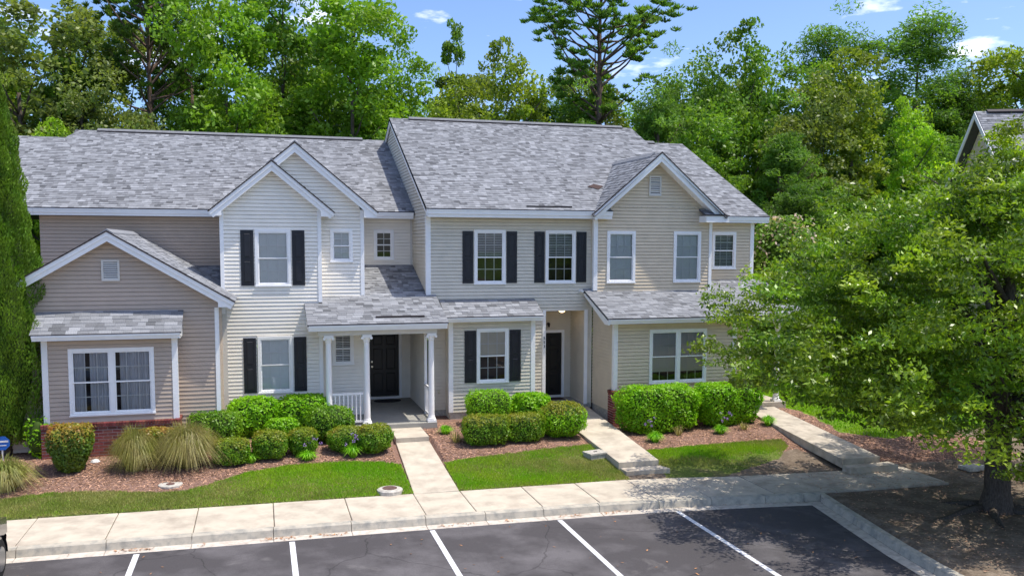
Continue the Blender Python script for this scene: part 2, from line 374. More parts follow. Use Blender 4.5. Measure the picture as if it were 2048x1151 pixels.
def eave(th, x0, x1, y, ztop, h=.21, soff=None, gut=True):
    """fascia / gutter along X at eave edge y (outer), soffit back to y=soff"""
    mb = MB()
    mb.box(x0, y, ztop-h, x1, y+.03, ztop-.02); mb.box(x0, y-.035, ztop-h*.62, x1, y, ztop-.022)
    mb.box(x0-.001, y-.055, ztop-.060, x1+.001, y-.035, ztop-.022)
    if soff: mb.box(x0, y+.03, ztop-h+.02, x1, soff, ztop-h+.035)
    o = mb.build('fascia', TRIM, th)
    d = MB(); d.box(x0-.01, y-.062, ztop-.02, x1+.01, y+.02, ztop-.001); d.build('drip_edge', DRIP, th)
    return o
def gable_roof(th, xc, zp, half, slope, yr, meet, ywall, ret=None, seed=0, wleft=None, wright=None, backlen=None, capfrom=None, pieces=False):
    """cross gable with ridge along Y. yr front rake plane. meet(z)-> y where it dies into the roof behind."""
    ln = math.hypot(1, slope); rl = half*ln; c_, s_ = 1/ln, slope/ln
    roofm = MB()
    for sg in (-1, 1):
        pe = Vector((xc+sg*half, yr, zp-slope*half)); pp = Vector((xc, yr, zp))
        ye, yp = meet(pe.z), meet(pp.z)
        a, b, c, d = pe, Vector((pe.x, ye, pe.z)), Vector((xc, yp, zp)), pp
        slab(roofm, [a, b, c, d] if sg < 0 else [a, b, c, d], .09)
    ro = roofm.build('roof', DECK, th)
    for sg in (-1, 1):
        t = Vector((-sg*c_, 0, s_)); O = (xc+sg*half, yr, zp-slope*half)
        s = Vector((0, 1, 0))
        fn = lambda tt: meet(zp-slope*half+tt*s_)-yr
        if pieces == sg: roof_pieces(ro, O if sg < 0 else O, s if sg > 0 else s, t, rl, lambda q: 0, fn, seed) if s.cross(t).z > 0 else roof_pieces(ro, Vector(O), -s, t, rl, lambda q: -fn(q), lambda q: 0, seed)
        else: roof_shingles(ro, O, s, t, rl, lambda q: -.01, fn, seed+sg+5)
    # rake boards (white) with stepped profile and drip edge
    rk = MB(); de = MB(); wd = .215
    for sg in (-1, 1):
        t = Vector((-sg*c_, 0, s_)); nn = Vector((sg*s_, 0, c_)); E0 = Vector((xc+sg*half, yr, zp-slope*half)); P0 = Vector((xc, yr, zp))
        def band(o0, o1, ya, yb, mb):
            q = [E0-nn*o0, P0-Vector((0, 0, 1))*(o0*ln), P0-Vector((0, 0, 1))*(o1*ln), E0-nn*o1]
            mb.prism([Vector((p.x, ya, p.z)) for p in q], (0, yb-ya, 0))
        band(.024, wd, yr, yr+.03, rk); band(.024, wd*.52, yr-.025, yr, rk); band(-.004, .024, yr-.045, yr+.02, de)
    # soffit under rake
    for sg in (-1, 1):
        nn = Vector((sg*s_, 0, c_)); E0 = Vector((xc+sg*half, 0, zp-slope*half)); P0 = Vector((xc, 0, zp)); k = wd-.03
        q = [E0-nn*k, P0-Vector((0, 0, 1))*(k*ln)]
        rk.quad((q[0].x, yr+.03, q[0].z), (q[1].x, yr+.03, q[1].z), (q[1].x, ywall, q[1].z), (q[0].x, ywall, q[0].z))
    rk.build('rake_board', TRIM, th); de.build('drip_edge', DRIP, th)
    # ridge cap
    cp = MB(); y0 = yr-.02; y1 = meet(zp)-.15
    if capfrom: y0 = capfrom
    for sg in (-1, 1):
        cp.hexa([(xc, y0, zp+.0), (xc+sg*.14, y0, zp-slope*.14+.005), (xc+sg*.14, y1, zp-slope*.14+.005), (xc, y1, zp)], [(xc, y0, zp+.045), (xc+sg*.14, y0, zp-slope*.14+.035), (xc+sg*.14, y1, zp-slope*.14+.035), (xc, y1, zp+.045)], 0)
    cp.build('ridge_cap', SHG, ro)
    return ro
def box_return(th, xa, xb, xt, yr, yw, zb, zt):   # boxed end of a rake
    mb = MB(); pts = [(xa, yr-.001, zb), (xb, yr-.001, zb), (xt, yr-.001, zb+.13), (xa, yr-.001, zt)]
    mb.prism(pts if xb > xa else pts[::-1], (0, yw-yr, 0)); mb.build('eave_return', TRIM, th)
def bricks(parent, x0, y0, x1, y1, z0, z1, out, seed=0):
    """running bond brick face from (x0,y0) to (x1,y1); out=outward normal xy; last .10 is a rowlock cap"""
    rd = random.Random(seed); d = Vector((x1-x0, y1-y0, 0)); L = d.length; d.normalize(); n = Vector((*out, 0)); H = .0665; BL = .203
    me = BR_MESH
    z = z1-.095-H; r = 0
    def put(p, lx, mesh, tone=None):
        o = bpy.data.objects.new('brick', mesh); c = tone or rd.uniform(.6, 1.45); o.color = (c, c*rd.uniform(.8, 1.2), c, 1)
        M = Matrix((d*lx, -n, Vector((0, 0, 1)))).transposed().to_4x4(); M.translation = p+n*rd.uniform(0, .004); COL.objects.link(o); o.parent = parent
        o.matrix_basis = M
    while z > z0-.07:
        x = -BL/2 if r % 2 else 0
        while x < L-.01:
            a, b = max(x, 0), min(x+BL-.011, L)
            if b-a > .02: put(Vector((x0, y0, z))+d*a, b-a, me)
            x += BL
        z -= .0762*.95; r += 1
    x = 0
    while x < L-.02:
        put(Vector((x0, y0, z1-.092))+d*x+n*.018, .060, CAP_MESH, rd.uniform(.55, 1.3)); x += .070
def _bm():
    a = MB(); e = .006; a.hexa([(0, .0, 0), (1, .0, 0), (1, .09, 0), (0, .09, 0)], [(0, .0, .0565), (1, .0, .0565), (1, .09, .0565), (0, .09, .0565)]); m1 = a.mesh('brick', BRICK)
    a = MB(); a.hexa([(0, .0, 0), (1, .0, 0), (1, .13, 0), (0, .13, 0)], [(0, .0, .085), (1, .0, .085), (1, .13, .092), (0, .13, .092)]); return m1, a.mesh('brick', BRICK)
BR_MESH, CAP_MESH = _bm()

# ================================================================ SETTING: levels
def zs(x): return -.55-.006*x
_hx = [-6, 4.5, 7, 9.7, 12, 15, 20]; _hz = [-.1, -.14, -.18, -.36, -.34, -.20, -.22]
def zh(x): return np.interp(x, _hx, _hz)
def g(x, y):
    t = np.clip((y+6.45)/3.45, 0, 1); a = zs(np.clip(x, -40, 40)); return a+(zh(x)-a)*t
# kerb path (back edge of kerb top, x, y)
KP = [(-45, -8.0), (-16, -8.0), (3.1, -8.0), (6.8, -8.04), (8.15, -8.1), (9.35, -8.2), (10.6, -8.32), (11.5, -8.43), (12.02, -8.5), (11.95, -8.9), (11.67, -10.4), (11.38, -12.0), (11.26, -13.0), (11.05, -16), (10.4, -30), (10.4, -60)]
def offs(path, d):
    out_ = []
    for i, p in enumerate(path):
        a = Vector(path[max(i-1, 0)]); b = Vector(path[min(i+1, len(path)-1)]); t = (b-a).normalized(); n = Vector((t.y, -t.x))
        p = Vector(p); t1 = (p-a).normalized() if i else t; k = max(.5, n.dot(Vector((t1.y, -t1.x)))); out_.append(p+n*d/k)
    return out_
def polyline_y(x, pts):
    return np.interp(x, [p[0] for p in pts], [p[1] for p in pts])
BACK = [(-45, -6.3), (-5, -6.3), (3, -6.42), (8.2, -6.48), (9.3, -6.57), (11, -6.85), (13.8, -6.95), (19, -7.0)]
FRONT = [(-45, -8.0), (3.1, -8.0), (6.8, -8.04), (8.15, -8.1), (9.35, -8.2), (10.6, -8.32), (12.0, -8.5), (14, -8.55), (19, -8.6)]
L1 = [(-40, -5.3), (-5.21, -5.27), (-4.39, -5.1), (-3.63, -5.13), (-2.95, -5.25), (-2.32, -5.43), (-1.74, -5.47), (-1.23, -5.23), (-.34, -4.59), (.61, -4.29), (1.81, -4.26), (2.61, -4.41), (3.15, -4.67), (3.15, -6.6), (-40, -6.6)]
L2 = [(4.17, -4.73), (4.88, -4.53), (6.25, -4.31), (7.24, -4.09), (8.25, -3.88), (8.25, -6.7), (4.17, -6.7)]
L3 = [(9.25, -4.55), (9.74, -4.42), (11.3, -4.31), (12.56, -4.28), (13.6, -4.4), (13.5, -4.9), (12.69, -5.75), (11.4, -6.3), (10.55, -6.75), (9.2, -6.75)]
L4 = [(15.3, 1.0), (15.9, -2.0), (15.6, -4.2), (16.6, -4.9), (19, -4.6), (24, -4.4), (60, -4.4), (60, 9), (15.8, 9)]
MUL = [(-40, 3), (-40, -5.3), (-5.2, -5.3), (3.2, -5.6), (8.3, -5.6), (9.2, -5.4), (13.6, -5.2), (14.2, -6.7), (19.5, -6.7), (19, -4.3), (16.3, -4.5), (15.6, -3.5), (16.0, -1.2), (15.7, 1.3), (13, 3)]
def inpoly(X, Y, P):
    c = np.zeros(X.shape, bool); n = len(P)
    for i in range(n):
        x0, y0 = P[i]; x1, y1 = P[(i+1) % n]
        m = ((y0 > Y) != (y1 > Y)); xi = (x1-x0)*(Y-y0)/((y1-y0) if y1 != y0 else 1e-9)+x0; c ^= m & (X < xi)
    return c
def wob(x, y, s): return .04*np.sin(x*s+1.3*y*s)+.03*np.sin(2.3*x*s-1.7*y*s+1)
def zone(X, Y):   # 0 grass/far 1 mulch 2 lawn 3 dirt 4 none(asphalt)
    Z = np.zeros(X.shape, int); xw = X+wob(X, Y, 5); yw = Y+wob(Y, X, 6)
    Z[(X > -60) & (X < 24) & (Y > -60) & (Y < -4.4)] = 3
    Z[(X > 12) & (X < 34) & (Y < -4.4)] = 3
    Z[inpoly(xw, yw, MUL)] = 1
    for P in (L1, L2, L3): Z[inpoly(X+.4*wob(X, Y, 9), Y+.4*wob(Y, X, 9), P)] = 2
    Z[inpoly(xw, yw, L4)] = 0
    KX = np.array([p[0] for p in reversed(KP[8:])]); KY = np.array([p[1] for p in reversed(KP[8:])])
    cx = np.interp(Y, KY, KX); Z[(Y < -8.12-0*X) & (X < cx-.14) & (Y < polyline_y(X, FRONT)-.1)] = 4
    return Z
def noise2(X, Y, seed=0):
    r = np.random.default_rng(seed); o = np.zeros(X.shape)
    for k in range(7):
        a, b, p = r.uniform(-1, 1, 3); f = 1.2*1.6**k; o += np.sin(f*(a*X+b*Y)+p*9)/1.5**k
    return o/3
def ground_sheets():
    fx = np.concatenate([[-600, -200, -80, -45, -25, -16], np.arange(-11, 21.01, .06), [22, 24, 27, 31, 36, 45, 60, 90, 200, 600]])
    fy = np.concatenate([[-600, -200, -60, -40, -25, -18], np.arange(-15.6, 3.3, .06), [4, 5, 6, 8, 11, 15, 20, 30, 50, 90, 200, 600]])
    X, Y = np.meshgrid(fx, fy); H = g(X, Y)+.012*noise2(X*3, Y*3, 1)*(abs(X) < 40)
    dirt = (X > 12) & (Y < -8.6) & (X < 40); H += np.where(dirt, .03*noise2(X*1.2, Y*1.2, 3)-.01, 0)
    walk = (Y < polyline_y(X, BACK)+.05) & (Y > polyline_y(X, FRONT)-.3) & (X < 17); H = np.where(walk, zs(X)-.05, H)
    w1 = (X > 3.12) & (X < 4.20) & (Y > -6.6) & (Y < -1.7); w2 = (X > 8.2) & (X < 9.62) & (Y > -6.4) & (Y < 0); w3 = (X > 13.55+.09*(Y+7)) & (X < 14.8+.1*(Y+7)) & (Y > -7.3) & (Y < -1.3)
    H = np.where(w1, np.minimum(H, -.568+.363*(Y+6.42)/3.47-.05), H); H = np.where(w2, np.minimum(H, -.345+.285*(Y+5.85)/5.7-.05), H); H = np.where(w3, np.minimum(H, -.34+.22*(Y+7)/5.65-.05), H)
    KXg = np.array([p[0] for p in reversed(KP[8:])]); KYg = np.array([p[1] for p in reversed(KP[8:])])
    H = np.where((X < np.interp(Y, KYg, KXg)+.10) & (Y < -8.3) & (X > 9), zs(X)-.045, H)
    xm = (X[:-1, :-1]+X[1:, 1:])/2; ym = (Y[:-1, :-1]+Y[1:, 1:])/2; Z = zone(xm, ym)
    ny, nx = X.shape; V = np.stack([X.ravel(), Y.ravel(), H.ravel()], 1)
    i, j = np.meshgrid(np.arange(ny-1), np.arange(nx-1), indexing='ij'); base = i*nx+j
    F = np.stack([base, base+1, base+nx+1, base+nx], -1)
    for k, nm, mt in ((0, 'ground', GRASSG), (1, 'mulch_bed', MULCH), (2, 'lawn', LAWN), (3, 'bare_earth', DIRT)):
        f = F[Z == k]; u, inv = np.unique(f, return_inverse=True)
        me = raw_mesh(nm, V[u], inv.reshape(f.shape), mt, smooth=True); o = bpy.data.objects.new(nm, me); COL.objects.link(o); o['kind'] = 'structure'
ground_sheets()
# asphalt
def aspz(x, y): return zs(min(x, 14))-.155
off = offs(KP, .46); mb = MB()
xs_ = [-300]+[p.x for p in off if p.x < 11.3][:8]
row = [(p.x, p.y) for p in off]
# lot sheet: fan of strips down to y=-60
top = [(-300, -8.46)]+[(p.x, p.y) for p in off[:9]]
for (xa, ya), (xb, yb) in zip(top[:-1], top[1:]):
    mb.quad((xa, -9.4, aspz(xa, 0)), (xb, -9.4, aspz(xb, 0)), (xb, yb, aspz(xb, 0)), (xa, ya, aspz(xa, 0)))
right = [p for p in off[9:]]
ex = off[8].x
def rx(y):
    P = sorted([(p.y, p.x) for p in off[8:]]); return float(np.interp(y, [q[0] for q in P], [q[1] for q in P]))
ys = [-9.4, -10.4, -11.2, -12.0, -13, -16, -22, -30, -60]
for ya, yb in zip(ys[:-1], ys[1:]):
    for xa, xb in ((-300, -20), (-20, 0), (0, 10.0)): mb.quad((xa, yb, aspz(xa, 0)), (xb, yb, aspz(xb, 0)), (xb, ya, aspz(xb, 0)), (xa, ya, aspz(xa, 0)))
    mb.quad((10, yb, aspz(10, 0)), (rx(yb), yb, aspz(rx(yb), 0)), (rx(ya), ya, aspz(rx(ya), 0)), (10, ya, aspz(10, 0)))
def asphalt_wear(m):
    t = m.node_tree; n = t.nodes.new; l = t.links.new; b = t.nodes['Principled BSDF']; src = b.inputs['Base Color'].links[0].from_socket
    tc = n('ShaderNodeTexCoord'); wp = n('ShaderNodeTexNoise'); wp.inputs['Scale'].default_value = 1.3; wp.inputs['Detail'].default_value = 4; l(tc.outputs['Object'], wp.inputs['Vector'])
    mxv = n('ShaderNodeMixRGB'); mxv.inputs['Fac'].default_value = .35; l(tc.outputs['Object'], mxv.inputs['Color1']); l(wp.outputs['Color'], mxv.inputs['Color2'])
    vo = n('ShaderNodeTexVoronoi'); vo.feature = 'DISTANCE_TO_EDGE'; vo.inputs['Scale'].default_value = .55; l(mxv.outputs[0], vo.inputs['Vector'])
    r1 = n('ShaderNodeMapRange'); r1.inputs['From Min'].default_value = .0; r1.inputs['From Max'].default_value = .006; r1.inputs['To Min'].default_value = .55; r1.inputs['To Max'].default_value = 1; l(vo.outputs['Distance'], r1.inputs['Value'])
    m1 = n('ShaderNodeVectorMath'); m1.operation = 'SCALE'; l(src, m1.inputs[0]); l(r1.outputs[0], m1.inputs['Scale'])
    n3 = n('ShaderNodeTexNoise'); n3.inputs['Scale'].default_value = .55; n3.inputs['Detail'].default_value = 8; n3.inputs['Roughness'].default_value = .7; n3.inputs['Distortion'].default_value = 1.2; l(tc.outputs['Object'], n3.inputs['Vector'])
    r3 = n('ShaderNodeMapRange'); r3.inputs['From Min'].default_value = .60; r3.inputs['From Max'].default_value = .72; r3.inputs['To Max'].default_value = .6; l(n3.outputs['Fac'], r3.inputs['Value'])
    mx3 = n('ShaderNodeMixRGB'); mx3.inputs['Color2'].default_value = (.20, .185, .18, 1); l(m1.outputs[0], mx3.inputs['Color1']); l(r3.outputs[0], mx3.inputs['Fac'])
    n4 = n('ShaderNodeTexNoise'); n4.inputs['Scale'].default_value = 1.7; n4.inputs['Detail'].default_value = 2; l(tc.outputs['Object'], n4.inputs['Vector'])
    r4 = n('ShaderNodeMapRange'); r4.inputs['From Min'].default_value = .30; r4.inputs['From Max'].default_value = .20; r4.inputs['To Max'].default_value = .7; l(n4.outputs['Fac'], r4.inputs['Value'])
    mx4 = n('ShaderNodeMixRGB'); mx4.inputs['Color2'].default_value = (.022, .020, .022, 1); l(mx3.outputs[0], mx4.inputs['Color1']); l(r4.outputs[0], mx4.inputs['Fac'])
    l(mx4.outputs[0], b.inputs['Base Color'])
asphalt_wear(ASPH)
o = mb.build('parking_lot', ASPH); o['kind'] = 'structure'
bpy.data.objects['parking_lot']
# painted lines
for k, x in enumerate((-4.93, -2.22, .49, 3.16, 5.8, 8.42)):
    m = MB(); a, b = x-.05, x+.05; yk = -8.53-max(0, x-6)*.02
    m.hexa([(a, -13.8, aspz(x, 0)+.001), (b, -13.8, aspz(x, 0)+.001), (b, yk, aspz(x, 0)+.001), (a, yk, aspz(x, 0)+.001)], [(a, -13.8, aspz(x, 0)+.005), (b, -13.8, aspz(x, 0)+.005), (b, yk, aspz(x, 0)+.005), (a, yk, aspz(x, 0)+.005)])
    o = m.build('parking_line', PAINT); o['kind'] = 'structure'
# sidewalk slabs
swk = bpy.data.objects.new('sidewalk', None); COL.objects.link(swk); swk['kind'] = 'structure'
JX = [-45, -30, -20, -14.7, -11.7, -10.22, -8.74, -7.26, -5.78, -4.3, -2.82, -1.3, .18, 1.66, 3.14, 4.18, 5.6, 6.87, 8.15, 9.35, 10.9, 12.4, 13.9, 15.4]
for xa, xb in zip(JX[:-1], JX[1:]):
    a, b = xa+.008, xb-.008; m = MB(); n = .0
    P = [(a, polyline_y(a, FRONT)+.008), (b, polyline_y(b, FRONT)+.008), (b, polyline_y(b, BACK)), (a, polyline_y(a, BACK))]
    dz = random.uniform(-.004, .004); e = .012
    lo_ = [(p[0], p[1], zs(p[0])-.12) for p in P]; md = [(p[0], p[1], zs(p[0])-.008+dz) for p in P]
    cx_, cy_ = sum(p[0] for p in P)/4, sum(p[1] for p in P)/4
    tp = [(p[0]+math.copysign(e, cx_-p[0]), p[1]+math.copysign(e, cy_-p[1]), zs(p[0])+dz) for p in P]
    m.hexa(lo_, md); m.hexa(md, tp); m.build('paving_slab', CONC if xb < 8.9 else CONC_D if xb > 11 else CONC, swk)
# walkways
def walkpath(name, quads, mt):
    o = bpy.data.objects.new(name, None); COL.objects.link(o); o['kind'] = 'structure'
    for P in quads:      # P four (x,y,z) top corners, th last
        th = P[4] if len(P) > 4 else .14; P = P[:4]; m = MB(); cx_, cy_ = sum(p[0] for p in P)/4, sum(p[1] for p in P)/4; e = .010
        Q = [(p[0]+math.copysign(.005, cx_-p[0]), p[1]+math.copysign(.005, cy_-p[1]), p[2]) for p in P]
        T = [(p[0]+math.copysign(e, cx_-p[0]), p[1]+math.copysign(e, cy_-p[1]), p[2]) for p in Q]
        m.hexa([(p[0], p[1], p[2]-th) for p in Q], [(p[0], p[1], p[2]-.007) for p in Q]); m.hexa([(p[0], p[1], p[2]-.007) for p in Q], T)
        m.build('paving_slab', mt, o)
    return o
def strip(xl0, xr0, y0, z0, xl1, xr1, y1, z1, n, th=.14):
    out_ = []
    for k in range(n):
        a, b = k/n, (k+1)/n; I = lambda p, q, t: p+(q-p)*t
        out_.append([(I(xl0, xl1, a), I(y0, y1, a), I(z0, z1, a)), (I(xr0, xr1, a), I(y0, y1, a), I(z0, z1, a)), (I(xr0, xr1, b), I(y0, y1, b), I(z0, z1, b)), (I(xl0, xl1, b), I(y0, y1, b), I(z0, z1, b)), th])
    return out_
walkpath('left_walkway', strip(3.15, 4.17, -6.42, -.568, 3.28, 4.15, -2.95, -.205, 3)+strip(3.28, 4.15, -2.95, -.085, 3.3, 4.15, -1.72, -.085, 1, .3), CONC)
walkpath('middle_walkway', strip(8.22, 9.27, -5.85, -.345, 8.32, 9.6, -.12, -.06, 4, .28)+strip(8.26, 9.4, -6.22, -.475, 8.24, 9.3, -5.86, -.475, 1, .3), CONC)
walkpath('right_walkway', strip(13.62, 14.72, -7.0, -.34, 14.2, 15.3, -1.35, -.12, 4, .22)+strip(13.6, 14.98, -7.35, -.475, 13.62, 14.95, -7.01, -.475, 1, .25), CONC_D)
# kerb
krb = bpy.data.objects.new('kerb', None); COL.objects.link(krb); krb['kind'] = 'structure'
def path_resample(P, step):
    out_ = [Vector(P[0])]; 
    for a, b in zip(P[:-1], P[1:]):
        a, b = Vector(a), Vector(b); n = max(1, int(round((b-a).length/step)))
        for k in range(1, n+1): out_.append(a.lerp(b, k/n))
    return out_
KR = path_resample(KP[1:-2], 1.45)
prof = [(0, -.12), (0, -.002), (.015, .0), (.13, -.004), (.155, -.022), (.19, -.150), (.455, -.152), (.455, -.25)]
offsets = {d: offs(KR, d) for d, _ in prof}
for i in range(len(KR)-1):
    for nm, pr, mt in (('kerb_segment', prof[:6], CURB), ('gutter_pan', [(.193, -.20), (.193, -.151), (.455, -.152), (.455, -.25)], GUTT)):
        for d, _ in pr:
            if d not in offsets: offsets[d] = offs(KR, d)
        m = MB(); A = []; B = []
        for d, z in pr:
            p, q = offsets[d][i], offsets[d][i+1]; dr = (q-p).normalized()*.006; p, q = p+dr, q-dr
            A.append((p.x, p.y, zs(min(p.x, 14))+z)); B.append((q.x, q.y, zs(min(q.x, 14))+z))
        for a in range(len(A)-1): m.quad(A[a], B[a], B[a+1], A[a+1])
        m.poly(A); m.poly(B[::-1]); m.build(nm, mt, krb)

# ================================================================ TOWNHOUSES
HOU = lambda lab, x: thing('townhouse', lab, 'house', (x, 0, 0), GRP)
tan = HOU('tan sided townhouse with a low front gable and brick-based bay window, beside the cypress', -3.4)
ivo = HOU('ivory sided townhouse with two stepped gables and a white columned porch', 1.8)
sag = HOU('sage grey townhouse numbered 553 with a recessed black door', 7.2)
tau = HOU('taupe end townhouse with one big front gable over a long lower roof', 12)
# ---- left main roof (tan + ivory)
LE, LZ, LS, LR = 1.95, 5.85, .463, 8.1
lz = lambda y: LZ+LS*(y-LE); lroofm = lambda z: LE+(z-LZ)/LS+.03
def JT(q): return .16*math.sin(int(q/EXP+.5)*12.9898)
def main_roof(th, x0, x1, ye, ze, sl, yr, seed, cap=None, notch=None, name='roof', jl=0, jr=0):
    zr = ze+sl*(yr-ye); m = MB(); ln = math.hypot(1, sl); tl = (yr-ye)*ln
    if notch:
        a, b, yn = notch
        for xa, xb, y0 in ((x0, a, ye), (a, b, yn), (b, x1, ye)):
            if xb-xa > .01: slab(m, [(xa, y0, ze+sl*(y0-ye)), (xb, y0, ze+sl*(y0-ye)), (xb, yr, zr), (xa, yr, zr)], .10)
    else: slab(m, [(x0, ye, ze), (x1, ye, ze), (x1, yr, zr), (x0, yr, zr)], .10)
    slab(m, [(x0, 2*yr-ye, ze), (x1, 2*yr-ye, ze), (x1, yr, zr), (x0, yr, zr)], .10)
    ro = m.build(name, DECK, th)
    t = (0, 1/ln, sl/ln)
    if notch:
        tn = (yn-ye)*ln
        roof_shingles(ro, (x0, ye, ze), (1, 0, 0), t, tl, lambda q: jl*JT(q), lambda q: (a-x0) if q < tn else (x1-x0), seed)
        if x1-b > .05: roof_shingles(ro, (x0, ye, ze), (1, 0, 0), t, tn, lambda q: b-x0, lambda q: x1-x0, seed+1)
    else: roof_shingles(ro, (x0, ye, ze), (1, 0, 0), t, tl, lambda q: jl*JT(q), lambda q: x1-x0+jr*JT(q), seed)
    roof_shingles(ro, (x1, 2*yr-ye, ze), (-1, 0, 0), (0, -1/ln, sl/ln), tl, lambda q: 0, lambda q: x1-x0, seed+2)
    if cap:
        c = MB()
        for sg in (-1, 1):
            c.hexa([(cap[0], yr, zr), (cap[1], yr, zr), (cap[1], yr+sg*.17, zr-.17*sl+.03), (cap[0], yr+sg*.17, zr-.17*sl+.03)], [(cap[0], yr, zr+.075), (cap[1], yr, zr+.075), (cap[1], yr+sg*.17, zr-.17*sl+.065), (cap[0], yr+sg*.17, zr-.17*sl+.065)], 0, .8)
            c.quad((cap[0], yr+sg*.1705, zr-.17*sl+.025), (cap[1], yr+sg*.1705, zr-.17*sl+.025), (cap[1], yr+sg*.1705, zr-.17*sl+.058), (cap[0], yr+sg*.1705, zr-.17*sl+.058), 1)
        c.build('ridge_vent', [SHG, DRIP], ro)
    return ro
nb = HOU('grey roofed townhouse farthest left, mostly hidden by the tall cypress', -9)
main_roof(nb, -14, -5.902, LE, LZ, LS, 7.35, 11, jr=1)
eave(nb, -14, -5.955, LE, LZ, soff=2.4)
wall(nb, (-14, 2.4), (1, 0), (0, -1), 0, 5.65, lambda z: 0, lambda z: 7.2, (), SID_TAN)
main_roof(tan, -5.9, -.99, LE, LZ, LS, LR, 21, cap=(-5.2, -.99), jl=1, jr=1)
main_roof(ivo, -.988, 4.64, LE, LZ, LS, LR, 31, cap=(-.985, 3.75), jl=1)
eave(tan, -5.95, -.95, LE, LZ, soff=2.4)
eave(ivo, 2.95, 4.60, LE, LZ, soff=2.4)
# tan left gable wall above neighbour ridge
m = MB(); m.prism([(-5.9, 6.9, lz(6.9)-.05), (-5.9, 8.1, lz(8.1)-.05), (-5.9, 9.6, lz(6.6)-.05)], (.03, 0, 0)); m.build('gable_wall', SID_TAN, tan)
# ---- TAN house
wall(tan, (0, 2.4), (1, 0), (0, -1), 3.2, 5.65, lambda z: -5.9, lambda z: -.95, (), SID_TAN, 'upper_wall')
TXC, TZP, THF, TSL, TYR, TYW = -3.42, 5.16, 2.84, .60, -2.65, -2.35
gl = lambda z: TXC-(TZP-.19-z)/TSL; gr = lambda z: TXC+(TZP-.19-z)/TSL
TL, TR = -5.9, -.98
BX0, BX1, BY = -4.84, -1.95, -2.8
wall(tan, (0, TYW), (1, 0), (0, -1), -.05, 4.95, lambda z: max(TL, gl(z)), lambda z: min(TR, gr(z)), ((BX0+.02, -.2, BX1-.02, 2.85),), SID_TAN, 'front_wall')
vpost(tan, TR-.10, TYW, -.1, 3.30, .10, .03)
m = MB(); m.quad((TR, TYW, -.3), (TR, 2.4, -.3), (TR, 2.4, 3.3), (TR, TYW, 3.3)); m.build('side_wall', SID_TAN, tan)
gable_roof(tan, TXC, TZP, THF, TSL, TYR, lambda z: 2.42, TYW, seed=41, pieces=1)
box_return(tan, TR, TR+.32, TXC+THF-.02, TYR, TYW+.02, 3.325, 3.56)
gable_vent(tan, -3.40, 4.22, .40, .50, TYW)
# rear low roof piece next to the ivory wall
m = MB(); lf = lambda y: 3.408+.34*y; slab(m, [(-2.6, -.5, lf(-.5)), (-.99, -.5, lf(-.5)), (-.99, 2.4, lf(2.4)), (-2.6, 2.4, lf(2.4))], .08)
ro = m.build('lower_roof', DECK, tan); ln = math.hypot(1, .34)
roof_shingles(ro, (-2.6, -.5, lf(-.5)), (1, 0, 0), (0, 1/ln, .34/ln), 2.9*ln, lambda q: 0, lambda q: 1.6, 43)
# bay
def bay(th, x0, x1, yw, yb, zb, sid, zr0, ye, ze, rx0, rx1, seed, holes, zt=None):
    zt = ze-.16
    wall(th, (0, yb), (1, 0), (0, -1), zb, zt, lambda z: x0+.1, lambda z: x1-.1, holes, sid, 'bay_wall')
    vpost(th, x0, yb, zb, zt, .10, .028, side='L'); vpost(th, x1-.10, yb, zb, zt, .10, .028, side='R')
    m = MB(); m.box(x0+.005, yb+.02, zb-.3, x0+.02, yw, zt); m.box(x1-.02, yb+.02, zb-.3, x1-.005, yw, zt); m.build('bay_side', sid, th)
    sl = (zr0-ze)/(yw-ye); ln = math.hypot(1, sl); m = MB(); slab(m, [(rx0, ye, ze), (rx1, ye, ze), (rx1, yw, zr0), (rx0, yw, zr0)], .05)
    ro = m.build('bay_roof', DECK, th)
    roof_pieces(ro, (rx0-.01, ye-.03, ze-.03*sl), (1, 0, 0), (0, 1/ln, sl/ln), (yw-ye+.03)*ln, lambda q: 0, lambda q: rx1-rx0+.02, seed)
    eave(th, rx0+.03, rx1-.03, ye, ze-.005, h=.15, soff=yb+.01)
    m = MB()
    for xa in (rx0+.03, rx1-.06): m.prism([(xa, ye+.03, ze-.16), (xa, yw, ze-.16), (xa, yw, zr0-.06), (xa, ye+.03, ze-.06)], (.03, 0, 0))
    m.build('roof_side', TRIM, th)
bay(tan, BX0, BX1, TYW, BY, .68, SID_TAN, 3.255, -3.12, 2.80, -5.02, -1.80, 51, ((-4.31, .83, -2.45, 2.42),))
window(tan, -4.31, .83, -2.45, 2.42, BY, 'curtain', double=True, glass=GLASSD, grid_low=True, seed=2)
bb = MB(); bb.box(BX0-.06, BY-.19, -.4, BX1+.04, BY+.02, .64); bb.box(BX0-.05, BY, -.4, BX1+.03, TYW, .62); bo = bb.build('brick_base', MORT, tan)
bricks(bo, BX0-.065, BY-.20, BX1+.045, BY-.20, -.2, .69, (0, -1), 3)
bricks(bo, BX1+.05, BY-.20, BX1+.05, TYW, -.2, .69, (1, 0), 4)
